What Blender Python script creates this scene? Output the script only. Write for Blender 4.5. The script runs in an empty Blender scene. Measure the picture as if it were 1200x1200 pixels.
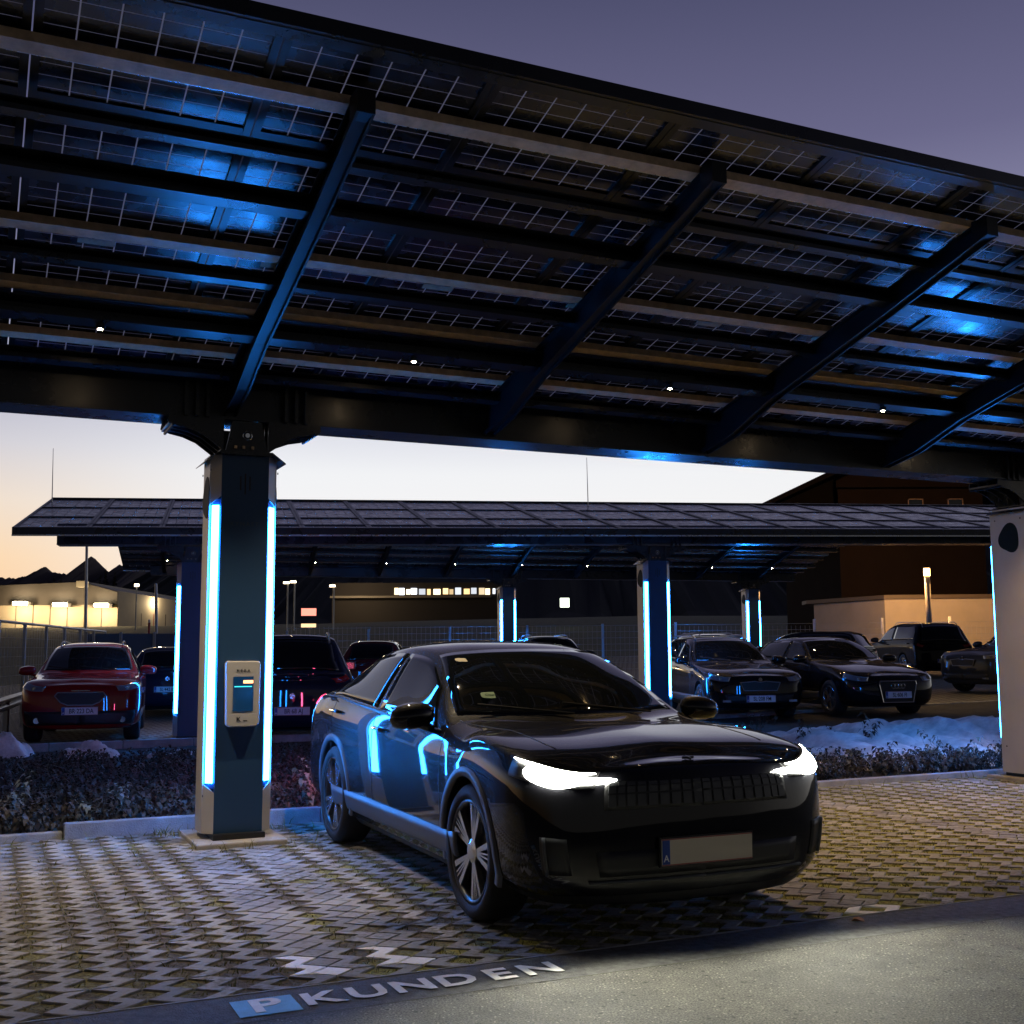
import bpy, bmesh, math, random
import numpy as np
from mathutils import Vector, Matrix
random.seed(7); rng = np.random.default_rng(7)
sc = bpy.context.scene
COL = sc.collection
PI = math.pi
AZ = 0.4320
U = (math.cos(AZ), math.sin(AZ)); V = (-math.sin(AZ), math.cos(AZ))

def lot(u, v):
    return (U[0]*u + V[0]*v, U[1]*u + V[1]*v)
def smooth(a, b, t):
    t = min(1.0, max(0.0, (t-a)/(b-a))); return t*t*(3-2*t)
def terrain(x, y):
    v = V[0]*x + V[1]*y
    z = .02*min(x, 30) + .013*min(y, 60) - .23
    z = .5*(z + math.sqrt(z*z + .002)) if z > -2 else 0
    z = min(z, .75) * smooth(10.5, 15, v)
    return z + 4.1*smooth(46, 125, y)

# ------------------------------------------------------------------ materials
def new_mat(name):
    m = bpy.data.materials.new(name); m.use_nodes = True
    nt = m.node_tree; nt.nodes.clear()
    out = nt.nodes.new('ShaderNodeOutputMaterial')
    return m, nt, out
def N(nt, typ, **kw):
    n = nt.nodes.new(typ)
    for k, val in kw.items():
        if k.startswith('i_'):
            key = k[2:]
            key = int(key) if key.isdigit() else key.replace('_', ' ')
            n.inputs[key].default_value = val
        else: setattr(n, k, val)
    return n
def pbr(name, col, rough=.5, metal=0, coat=0, var=0, scale=8, bump=0, bscale=60, emis=None, estr=0, rvar=0, spec=.5):
    m, nt, out = new_mat(name)
    b = N(nt, 'ShaderNodeBsdfPrincipled')
    b.inputs['Base Color'].default_value = (*col, 1); b.inputs['Roughness'].default_value = rough
    b.inputs['Metallic'].default_value = metal; b.inputs['Coat Weight'].default_value = coat
    b.inputs['Coat Roughness'].default_value = .03
    b.inputs['Specular IOR Level'].default_value = spec
    if emis:
        b.inputs['Emission Color'].default_value = (*emis, 1); b.inputs['Emission Strength'].default_value = estr
    tc = N(nt, 'ShaderNodeTexCoord')
    if var or rvar:
        no = N(nt, 'ShaderNodeTexNoise', i_Scale=scale, i_Detail=6.0, i_Roughness=.6)
        nt.links.new(tc.outputs['Object'], no.inputs['Vector'])
        if var:
            mr = N(nt, 'ShaderNodeMapRange', i_1=.3, i_2=.7, i_3=1-var, i_4=1+var)
            nt.links.new(no.outputs['Fac'], mr.inputs[0])
            mx = N(nt, 'ShaderNodeVectorMath', operation='SCALE')
            mx.inputs[0].default_value = col
            nt.links.new(mr.outputs[0], mx.inputs['Scale'])
            nt.links.new(mx.outputs[0], b.inputs['Base Color'])
        if rvar:
            mr = N(nt, 'ShaderNodeMapRange', i_1=.3, i_2=.7, i_3=max(.02, rough-rvar), i_4=rough+rvar)
            nt.links.new(no.outputs['Fac'], mr.inputs[0]); nt.links.new(mr.outputs[0], b.inputs['Roughness'])
    if bump:
        no = N(nt, 'ShaderNodeTexNoise', i_Scale=bscale, i_Detail=5.0)
        nt.links.new(tc.outputs['Object'], no.inputs['Vector'])
        bp = N(nt, 'ShaderNodeBump', i_Strength=bump, i_Distance=.01)
        nt.links.new(no.outputs['Fac'], bp.inputs['Height']); nt.links.new(bp.outputs[0], b.inputs['Normal'])
    nt.links.new(b.outputs[0], out.inputs[0])
    return m
def emit(name, col, s):
    m, nt, out = new_mat(name)
    e = N(nt, 'ShaderNodeEmission', i_Color=(*col, 1), i_Strength=s)
    nt.links.new(e.outputs[0], out.inputs[0]); return m

M = {}
M['steel'] = pbr('dark_steel_paint', (.012, .014, .018), .30, 0, 0, rvar=.08, scale=3, bump=.03, bscale=90)
M['armsteel'] = pbr('arm_paint', (.006, .007, .009), .42, spec=.28)
M['rail'] = pbr('rail_warm_tan', (.52, .37, .24), .5, 0, 0, var=.25, scale=14, rvar=.1)  # warm light on the aluminium rails is put into the tan
M['alu'] = pbr('aluminium', (.55, .56, .58), .28, 1, 0, rvar=.08)
M['frame'] = pbr('module_frame', (.008, .009, .012), .35, .3)
M['black'] = pbr('black_plastic', (.012, .012, .013), .45, bump=.05, bscale=200)
M['clad'] = pbr('pale_cladding', (.52, .49, .46), .42, .15, var=.06, scale=3, bump=.03, bscale=120)
M['panel'] = pbr('panel_glow_blue', (.014, .05, .13), .40)  # blue glow of the light strips is put into this panel colour
M['emblem'] = pbr('emblem_dark', (.008, .02, .028), .6, spec=.1)
M['conc'] = pbr('concrete', (.36, .34, .31), .85, var=.22, scale=9, bump=.5, bscale=120)
M['kerb'] = pbr('kerb_stone', (.33, .33, .33), .8, var=.25, scale=6, bump=.5, bscale=90)
M['tyre'] = pbr('tyre_rubber', (.012, .012, .012), .75, bump=.2, bscale=120)
M['rimdark'] = pbr('rim_black', (.015, .015, .017), .3)
M['rimsilver'] = pbr('rim_silver', (.55, .56, .58), .25, .9)
M['glass'] = pbr('tinted_glass', (.006, .007, .008), .02, 0, 0, spec=.75)
M['chrome'] = pbr('chrome', (.75, .76, .78), .12, 1)
M['platewhite'] = pbr('plate_white', (.85, .85, .86), .4)
M['plateblue'] = pbr('plate_blue', (.02, .07, .35), .4)
M['platered'] = pbr('plate_red', (.35, .03, .03), .4)
M['ink'] = pbr('ink_black', (.01, .01, .012), .5)
M['snow'] = pbr('snow', (.80, .73, .67), .85, var=.4, scale=3.5, bump=1.0, bscale=18)
M['paint'] = pbr('road_paint', (.88, .87, .84), .6, var=.1, scale=20, bump=.3, bscale=200)
M['paintblue'] = pbr('road_paint_blue', (.16, .42, .62), .6, var=.12, scale=20, bump=.3, bscale=200)
def soil_mat():
    m, nt, out = new_mat('soil'); b = N(nt, 'ShaderNodeBsdfPrincipled', i_Roughness=.95)
    tc = N(nt, 'ShaderNodeTexCoord'); n1 = N(nt, 'ShaderNodeTexNoise', i_Scale=1.3, i_Detail=4.0); n2 = N(nt, 'ShaderNodeTexNoise', i_Scale=45.0, i_Detail=5.0)
    sx = N(nt, 'ShaderNodeSeparateXYZ'); nt.links.new(tc.outputs['Object'], sx.inputs[0])
    for n in (n1, n2): nt.links.new(tc.outputs['Object'], n.inputs['Vector'])
    # grass has taken over on the right-hand bays
    g = N(nt, 'ShaderNodeMapRange', i_1=-1.5, i_2=3.5, i_3=-.10, i_4=.34); nt.links.new(sx.outputs['X'], g.inputs[0])
    a = N(nt, 'ShaderNodeMath', operation='ADD'); nt.links.new(n1.outputs['Fac'], a.inputs[0]); nt.links.new(g.outputs[0], a.inputs[1])
    r = N(nt, 'ShaderNodeValToRGB'); r.color_ramp.elements[0].position = .42; r.color_ramp.elements[0].color = (.10, .082, .045, 1)
    r.color_ramp.elements[1].position = .62; r.color_ramp.elements[1].color = (.24, .235, .045, 1); nt.links.new(a.outputs[0], r.inputs[0])
    v = N(nt, 'ShaderNodeMapRange', i_1=.3, i_2=.7, i_3=.35, i_4=1.6); nt.links.new(n2.outputs['Fac'], v.inputs[0])
    mx = N(nt, 'ShaderNodeVectorMath', operation='SCALE'); nt.links.new(r.outputs[0], mx.inputs[0]); nt.links.new(v.outputs[0], mx.inputs['Scale'])
    nt.links.new(mx.outputs[0], b.inputs['Base Color'])
    bp = N(nt, 'ShaderNodeBump', i_Strength=.9, i_Distance=.02); nt.links.new(n2.outputs['Fac'], bp.inputs['Height']); nt.links.new(bp.outputs[0], b.inputs['Normal'])
    nt.links.new(b.outputs[0], out.inputs[0]); return m
M['soil'] = soil_mat()
M['galv'] = pbr('galvanised', (.42, .44, .47), .4, .7, rvar=.1)
M['led'] = emit('led_blue', (.016, .25, 1), 100)
M['ledlow'] = emit('led_blue_small', (.06, .45, 1), 16)
M['head'] = emit('headlight_white', (1, 1, .88), 90)
M['spot'] = emit('spot_warm', (1, .72, .42), 220)
M['tail'] = pbr('tail_red', (.35, .01, .015), .15, emis=(1, .02, .08), estr=1.6)
M['tailoff'] = pbr('tail_red_off', (.30, .01, .012), .12)
M['tailhot'] = emit('tail_red_on', (1, .06, .18), 5)
M['lampglass'] = pbr('lamp_glass', (.35, .38, .42), .08, .6)

def asphalt_mat():
    m, nt, out = new_mat('asphalt')
    b = N(nt, 'ShaderNodeBsdfPrincipled', i_Roughness=.78)
    tc = N(nt, 'ShaderNodeTexCoord')
    n1 = N(nt, 'ShaderNodeTexNoise', i_Scale=.9, i_Detail=5.0)
    n2 = N(nt, 'ShaderNodeTexNoise', i_Scale=105.0, i_Detail=3.0, i_Roughness=.7)
    vo = N(nt, 'ShaderNodeTexVoronoi', i_Scale=55.0)
    for n in (n1, n2, vo): nt.links.new(tc.outputs['Object'], n.inputs['Vector'])
    r1 = N(nt, 'ShaderNodeValToRGB')
    r1.color_ramp.elements[0].position = .36; r1.color_ramp.elements[0].color = (.052, .052, .05, 1)
    r1.color_ramp.elements[1].position = .66; r1.color_ramp.elements[1].color = (.082, .08, .074, 1)
    nt.links.new(n1.outputs['Fac'], r1.inputs[0])
    r2 = N(nt, 'ShaderNodeValToRGB')
    r2.color_ramp.elements[0].position = .38; r2.color_ramp.elements[0].color = (.25, .25, .25, 1)
    r2.color_ramp.elements[1].position = .66; r2.color_ramp.elements[1].color = (2.3, 2.2, 2.0, 1)
    nt.links.new(n2.outputs['Fac'], r2.inputs[0])
    mx = N(nt, 'ShaderNodeMixRGB', blend_type='MULTIPLY', i_Fac=1.0)
    nt.links.new(r1.outputs[0], mx.inputs[1]); nt.links.new(r2.outputs[0], mx.inputs[2])
    # small dark pits
    v2 = N(nt, 'ShaderNodeTexVoronoi', i_Scale=14.0)
    nt.links.new(tc.outputs['Object'], v2.inputs['Vector'])
    rp = N(nt, 'ShaderNodeValToRGB')
    rp.color_ramp.elements[0].position = .10; rp.color_ramp.elements[0].color = (.2, .2, .2, 1)
    rp.color_ramp.elements[1].position = .16; rp.color_ramp.elements[1].color = (1, 1, 1, 1)
    nt.links.new(v2.outputs['Distance'], rp.inputs[0])
    n4 = N(nt, 'ShaderNodeTexNoise', i_Scale=5.0, i_Detail=8.0, i_Roughness=.75); nt.links.new(tc.outputs['Object'], n4.inputs['Vector'])
    r4 = N(nt, 'ShaderNodeMapRange', i_1=.32, i_2=.68, i_3=.62, i_4=1.35); nt.links.new(n4.outputs['Fac'], r4.inputs[0])
    s4 = N(nt, 'ShaderNodeVectorMath', operation='SCALE'); nt.links.new(mx.outputs[0], s4.inputs[0]); nt.links.new(r4.outputs[0], s4.inputs['Scale'])
    # pale stone chips
    rc = N(nt, 'ShaderNodeValToRGB'); rc.color_ramp.elements[0].position = .20; rc.color_ramp.elements[0].color = (1, 1, 1, 1); rc.color_ramp.elements[1].position = .30; rc.color_ramp.elements[1].color = (0, 0, 0, 1)
    nt.links.new(vo.outputs['Distance'], rc.inputs[0])
    gt = N(nt, 'ShaderNodeMath', operation='GREATER_THAN', i_1=.78); sep = N(nt, 'ShaderNodeSeparateColor'); nt.links.new(vo.outputs['Color'], sep.inputs[0]); nt.links.new(sep.outputs[0], gt.inputs[0])
    mm = N(nt, 'ShaderNodeMath', operation='MULTIPLY'); nt.links.new(rc.outputs[0], mm.inputs[0]); nt.links.new(gt.outputs[0], mm.inputs[1])
    m5 = N(nt, 'ShaderNodeMixRGB'); m5.inputs[2].default_value = (.24, .22, .185, 1); nt.links.new(mm.outputs[0], m5.inputs[0]); nt.links.new(s4.outputs[0], m5.inputs[1])
    m2 = N(nt, 'ShaderNodeMixRGB', blend_type='MULTIPLY', i_Fac=1.0)
    nt.links.new(m5.outputs[0], m2.inputs[1]); nt.links.new(rp.outputs[0], m2.inputs[2])
    nt.links.new(m2.outputs[0], b.inputs['Base Color'])
    bp = N(nt, 'ShaderNodeBump', i_Strength=.7, i_Distance=.006)
    nt.links.new(n2.outputs['Fac'], bp.inputs['Height']); nt.links.new(bp.outputs[0], b.inputs['Normal'])
    nt.links.new(b.outputs[0], out.inputs[0]); return m
M['asphalt'] = asphalt_mat()

def island_mat(name, c0, c1, rough, bump=.4, bscale=150):
    m, nt, out = new_mat(name)
    b = N(nt, 'ShaderNodeBsdfPrincipled', i_Roughness=rough)
    ge = N(nt, 'ShaderNodeNewGeometry'); tc = N(nt, 'ShaderNodeTexCoord')
    no = N(nt, 'ShaderNodeTexNoise', i_Scale=3.0, i_Detail=8.0, i_Roughness=.65)
    nt.links.new(tc.outputs['Object'], no.inputs['Vector'])
    ad = N(nt, 'ShaderNodeMath', operation='MULTIPLY_ADD', i_1=.35, i_2=.0)
    nt.links.new(ge.outputs['Random Per Island'], ad.inputs[0])
    a2 = N(nt, 'ShaderNodeMath', operation='ADD'); nt.links.new(ad.outputs[0], a2.inputs[0]); nt.links.new(no.outputs['Fac'], a2.inputs[1])
    cr = N(nt, 'ShaderNodeValToRGB')
    cr.color_ramp.elements[0].position = .42; cr.color_ramp.elements[0].color = (*c0, 1)
    cr.color_ramp.elements[1].position = .88; cr.color_ramp.elements[1].color = (*c1, 1)
    nt.links.new(a2.outputs[0], cr.inputs[0]); nt.links.new(cr.outputs[0], b.inputs['Base Color'])
    n2 = N(nt, 'ShaderNodeTexNoise', i_Scale=bscale, i_Detail=4.0); nt.links.new(tc.outputs['Object'], n2.inputs['Vector'])
    bp = N(nt, 'ShaderNodeBump', i_Strength=bump, i_Distance=.004)
    nt.links.new(n2.outputs['Fac'], bp.inputs['Height']); nt.links.new(bp.outputs[0], b.inputs['Normal'])
    nt.links.new(b.outputs[0], out.inputs[0]); return m
M['paver'] = island_mat('paver_concrete', (.19, .18, .16), (.37, .36, .33), .8)
def add_moss(m):
    nt = m.node_tree; b = next(n for n in nt.nodes if n.type == 'BSDF_PRINCIPLED'); src = b.inputs['Base Color'].links[0].from_socket
    tc = N(nt, 'ShaderNodeTexCoord'); n1 = N(nt, 'ShaderNodeTexNoise', i_Scale=1.1, i_Detail=6.0, i_Roughness=.7); nt.links.new(tc.outputs['Object'], n1.inputs['Vector'])
    n3 = N(nt, 'ShaderNodeTexNoise', i_Scale=28.0, i_Detail=4.0); nt.links.new(tc.outputs['Object'], n3.inputs['Vector'])
    ml = N(nt, 'ShaderNodeMath', operation='MULTIPLY'); nt.links.new(n1.outputs['Fac'], ml.inputs[0]); nt.links.new(n3.outputs['Fac'], ml.inputs[1])
    r = N(nt, 'ShaderNodeMapRange', i_1=.24, i_2=.36, i_3=0.0, i_4=.75); nt.links.new(ml.outputs[0], r.inputs[0])
    mx = N(nt, 'ShaderNodeMixRGB'); mx.inputs[2].default_value = (.085, .075, .035, 1); nt.links.new(r.outputs[0], mx.inputs[0]); nt.links.new(src, mx.inputs[1]); nt.links.new(mx.outputs[0], b.inputs['Base Color'])
add_moss(M['paver'])
M['pmark'] = pbr('marking_white', (.9, .88, .84), .6, var=.12, scale=30)
M['grass'] = island_mat('grass_blades', (.07, .085, .012), (.24, .22, .05), .7)
M['leafdark'] = island_mat('bed_leaves', (.02, .026, .013), (.075, .055, .045), .65)
M['leafpale'] = island_mat('pale_leaves', (.10, .12, .08), (.26, .27, .22), .5)
M['forest'] = island_mat('forest', (.008, .012, .009), (.02, .025, .018), .9)

def panel_mat():
    # bifacial module: dark cells, translucent gaps that let the sky through; object coordinates in metres
    m, nt, out = new_mat('solar_cells')
    b = N(nt, 'ShaderNodeBsdfPrincipled', i_Roughness=.13)
    b.inputs['Base Color'].default_value = (.006, .009, .02, 1)
    b.inputs['Specular IOR Level'].default_value = .65
    tc = N(nt, 'ShaderNodeTexCoord'); sx = N(nt, 'ShaderNodeSeparateXYZ'); nt.links.new(tc.outputs['Object'], sx.inputs[0])
    def line(sock, pitch, w):
        a = N(nt, 'ShaderNodeMath', operation='DIVIDE', i_1=pitch); nt.links.new(sock, a.inputs[0])
        f = N(nt, 'ShaderNodeMath', operation='PINGPONG', i_1=.5); nt.links.new(a.outputs[0], f.inputs[0])
        l = N(nt, 'ShaderNodeMath', operation='LESS_THAN', i_1=w/pitch/2); nt.links.new(f.outputs[0], l.inputs[0]); return l.outputs[0]
    lx = line(sx.outputs['X'], .184, .0075)
    ly = line(sx.outputs['Y'], .092, .0042)
    # roughness ripples of the rear glass
    no = N(nt, 'ShaderNodeTexNoise', i_Scale=5.0, i_Detail=4.0); nt.links.new(tc.outputs['Object'], no.inputs['Vector'])
    mr = N(nt, 'ShaderNodeMapRange', i_1=.3, i_2=.7, i_3=.16, i_4=.34); nt.links.new(no.outputs['Fac'], mr.inputs[0]); nt.links.new(mr.outputs[0], b.inputs['Roughness'])
    cellfine = line(sx.outputs['X'], .012, .0012)
    mixc = N(nt, 'ShaderNodeMixRGB'); mixc.inputs[1].default_value = (.005, .008, .022, 1); mixc.inputs[2].default_value = (.012, .018, .035, 1)
    nt.links.new(cellfine, mixc.inputs[0]); nt.links.new(mixc.outputs[0], b.inputs['Base Color'])
    tr = N(nt, 'ShaderNodeBsdfTranslucent', i_Color=(.85, .85, .9, 1))
    tr2 = N(nt, 'ShaderNodeBsdfTranslucent', i_Color=(.6, .6, .64, 1))
    m1 = N(nt, 'ShaderNodeMixShader'); nt.links.new(ly, m1.inputs[0]); nt.links.new(b.outputs[0], m1.inputs[1]); nt.links.new(tr2.outputs[0], m1.inputs[2])
    m2 = N(nt, 'ShaderNodeMixShader'); nt.links.new(lx, m2.inputs[0]); nt.links.new(m1.outputs[0], m2.inputs[1]); nt.links.new(tr.outputs[0], m2.inputs[2])
    nt.links.new(m2.outputs[0], out.inputs[0]); return m
M['cells'] = panel_mat()

def paint_mat(name, col, coat=1.0):
    m = pbr(name, col, .5, 0, coat, spec=.05)
    return m
M['car_black'] = paint_mat('car_paint_black', (.006, .006, .0075))
M['car_far'] = paint_mat('car_paint_far_black', (.006, .006, .007), .35)  # coat weakened to hold back sky reflections on the far cars
M['car_red'] = paint_mat('car_paint_red', (.24, .006, .008))
M['car_dred'] = paint_mat('car_paint_dark_red', (.12, .01, .015))
M['car_navy'] = paint_mat('car_paint_navy', (.008, .012, .03))
M['car_blue'] = paint_mat('car_paint_blue', (.02, .06, .18))
M['car_grey'] = paint_mat('car_paint_grey', (.03, .035, .042), .5)
M['sill'] = pbr('sill_grey', (.07, .075, .085), .45, .2)

# ------------------------------------------------------------------ mesh helpers
def link(name, me, mat=None, parent=None, smoothed=False):
    o = bpy.data.objects.new(name, me); COL.objects.link(o)
    if mat is not None and not me.materials: me.materials.append(mat)
    if parent: o.parent = parent
    if smoothed:
        me.polygons.foreach_set('use_smooth', [True]*len(me.polygons))
    return o
class MB:
    def __init__(s): s.v = []; s.f = []
    def add(s, vs, fs):
        n = len(s.v); s.v += [tuple(p) for p in vs]; s.f += [tuple(i+n for i in f) for f in fs]; return s
    def box(s, x0, x1, y0, y1, z0, z1):
        return s.add([(x0,y0,z0),(x1,y0,z0),(x1,y1,z0),(x0,y1,z0),(x0,y0,z1),(x1,y0,z1),(x1,y1,z1),(x0,y1,z1)],
                     [(0,3,2,1),(4,5,6,7),(0,1,5,4),(1,2,6,5),(2,3,7,6),(3,0,4,7)])
    def bar(s, p, q, r, n=8, r2=None):
        p = Vector(p); q = Vector(q); d = (q-p).normalized(); a = d.orthogonal().normalized(); b = d.cross(a)
        r2 = r if r2 is None else r2
        vs = [p+(a*math.cos(2*PI*i/n)+b*math.sin(2*PI*i/n))*r for i in range(n)]+[q+(a*math.cos(2*PI*i/n)+b*math.sin(2*PI*i/n))*r2 for i in range(n)]
        fs = [(i,(i+1)%n,n+(i+1)%n,n+i) for i in range(n)]+[tuple(range(n-1,-1,-1)),tuple(range(n,2*n))]
        return s.add(vs, fs)
    def prism(s, pts, axis, a, b):
        # pts 2d; axis 'x': (y,z) extruded along x ; 'y': (x,z) ; 'z': (x,y)
        n = len(pts)
        def mk(p, t): return (t,p[0],p[1]) if axis=='x' else ((p[0],t,p[1]) if axis=='y' else (p[0],p[1],t))
        vs = [mk(p,a) for p in pts]+[mk(p,b) for p in pts]
        fs = [(i,(i+1)%n,n+(i+1)%n,n+i) for i in range(n)]+[tuple(range(n-1,-1,-1)),tuple(range(n,2*n))]
        return s.add(vs, fs)
    def build(s, name, mat=None, parent=None, smoothed=False, bevel=0, fix=True):
        me = bpy.data.meshes.new(name); me.from_pydata(s.v, [], s.f); me.update()
        if fix:
            bm = bmesh.new(); bm.from_mesh(me); bmesh.ops.recalc_face_normals(bm, faces=bm.faces); bm.to_mesh(me); bm.free()
        o = link(name, me, mat, parent, smoothed)
        if bevel:
            m = o.modifiers.new('bevel', 'BEVEL'); m.width = bevel; m.segments = 2; m.limit_method = 'ANGLE'
        return o
def tag(o, label=None, cat=None, group=None, kind=None):
    if label: o['label'] = label
    if cat: o['category'] = cat
    if group: o['group'] = group
    if kind: o['kind'] = kind
    return o
def empty(name, loc, rz=0, label=None, cat=None, group=None):
    e = bpy.data.objects.new(name, None); COL.objects.link(e); e.location = loc; e.rotation_euler = (0,0,rz)
    e.empty_display_size = .2
    return tag(e, label, cat, group)
def copy_tree(o, parent=None):
    c = o.copy(); COL.objects.link(c); c.parent = parent
    for ch in list(o.children): copy_tree(ch, c)
    return c
def text_mesh(name, txt, size, mat, parent=None, ext=.001, mtx=None, space=1.0, align='CENTER'):
    cu = bpy.data.curves.new('t', 'FONT'); cu.body = txt; cu.size = size; cu.extrude = ext; cu.align_x = align; cu.align_y = 'CENTER'
    cu.space_character = space; cu.resolution_u = 3; cu.offset = size*(.028 if size > .2 else .012)
    to = bpy.data.objects.new('t', cu); COL.objects.link(to)
    bpy.context.view_layer.update()
    me = bpy.data.meshes.new_from_object(to.evaluated_get(bpy.context.evaluated_depsgraph_get()))
    bpy.data.objects.remove(to); me.name = name
    if mtx is not None: me.transform(mtx)
    me.materials.clear()
    return link(name, me, mat, parent)
def curve_path(pts, r, name, mat, parent):
    b = MB()
    for p, q in zip(pts[:-1], pts[1:]): b.bar(p, q, r, 6)
    return b.build(name, mat, parent)

# ------------------------------------------------------------------ ground
def sheet(name, u0, u1, v0, v1, du, dv, dz, mat, follow=True, us=None, vs=None):
    us = us if us is not None else list(np.linspace(u0, u1, max(2, int((u1-u0)/du)+1)))
    vs = vs if vs is not None else list(np.linspace(v0, v1, max(2, int((v1-v0)/dv)+1)))
    P = []; F = []
    for b in vs:
        for a in us:
            x, y = lot(a, b); P.append((x, y, (terrain(x, y) if follow else 0)+dz))
    n = len(us)
    for j in range(len(vs)-1):
        for i in range(n-1):
            F.append((j*n+i, j*n+i+1, (j+1)*n+i+1, (j+1)*n+i))
    me = bpy.data.meshes.new(name); me.from_pydata(P, [], F); me.update()
    o = link(name, me, mat, None, True); tag(o, kind='structure'); return o

far_u = [-2500,-900,-300,-120,-80,-60,-50,-40,-30,-20,-10,0,10,20,30,40,50,60,80,120,300,900,2500]
far_v = [-400,-100,-40,-10,5,9.5,12,15,20,25,30,35,40,45,50,55,60,65,70,75,80,90,100,110,120,140,200,400,900,2500]
verge = pbr('verge_grass', (.05, .055, .025), .95, var=.5, scale=2.5, bump=.8, bscale=20)
sheet('ground', 0,0,0,0,1,1, -.09, verge, us=far_u, vs=far_v)
sheet('asphalt_lane', -30, 40, -25, 4.62, 2, 2, 0, M['asphalt'], False)
edge_m = pbr('edge_strip', (.085, .083, .08), .8, var=.5, scale=22, bump=.8, bscale=120)
sheet('edging_strip', -30, 40, 4.624, 4.985, 2, .4, .001, edge_m, False)
MB().box(-30, 40, -.012, 0, -.05, .004).build('edging_line', M['kerb']).matrix_world = Matrix.Translation((*lot(0, 5.0), 0)) @ Matrix.Rotation(AZ, 4, 'Z')
bpy.data.objects['edging_line']['kind'] = 'structure'
sheet('paving_bed', -14, 34, 4.99, 9.75, 1, 1, -.009, M['soil'], False)
bed_m = pbr('bed_soil', (.04, .035, .026), .95, var=.5, scale=6, bump=1, bscale=30)
sheet('planting_bed_soil', -14, 34, 9.7, 17.9, .5, .5, -.0, bed_m)

def lotpave_mat():
    m, nt, out = new_mat('lot_paving')
    b = N(nt, 'ShaderNodeBsdfPrincipled', i_Roughness=.8)
    tc = N(nt, 'ShaderNodeTexCoord'); mp = N(nt, 'ShaderNodeMapping'); mp.inputs['Rotation'].default_value = (0, 0, -AZ)
    nt.links.new(tc.outputs['Object'], mp.inputs[0])
    br = N(nt, 'ShaderNodeTexBrick', i_Scale=1.0); br.offset = .5
    br.inputs['Color1'].default_value = (.20, .185, .16, 1); br.inputs['Color2'].default_value = (.14, .13, .11, 1); br.inputs['Mortar'].default_value = (.035, .035, .02, 1)
    br.inputs['Mortar Size'].default_value = .03; br.inputs['Brick Width'].default_value = .24; br.inputs['Row Height'].default_value = .2
    nt.links.new(mp.outputs[0], br.inputs['Vector']); nt.links.new(br.outputs[0], b.inputs['Base Color'])
    bp = N(nt, 'ShaderNodeBump', i_Strength=.8, i_Distance=.02); bp.invert = True
    nt.links.new(br.outputs['Fac'], bp.inputs['Height']); nt.links.new(bp.outputs[0], b.inputs['Normal'])
    nt.links.new(b.outputs[0], out.inputs[0]); return m
sheet('rear_lot_paving', -1.0, 45, 17.9, 52, 1, 1, .0, lotpave_mat())
sheet('road', -45, -12.5, -10, 100, 1.5, 1.5, -.02, M['asphalt'])

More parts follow.
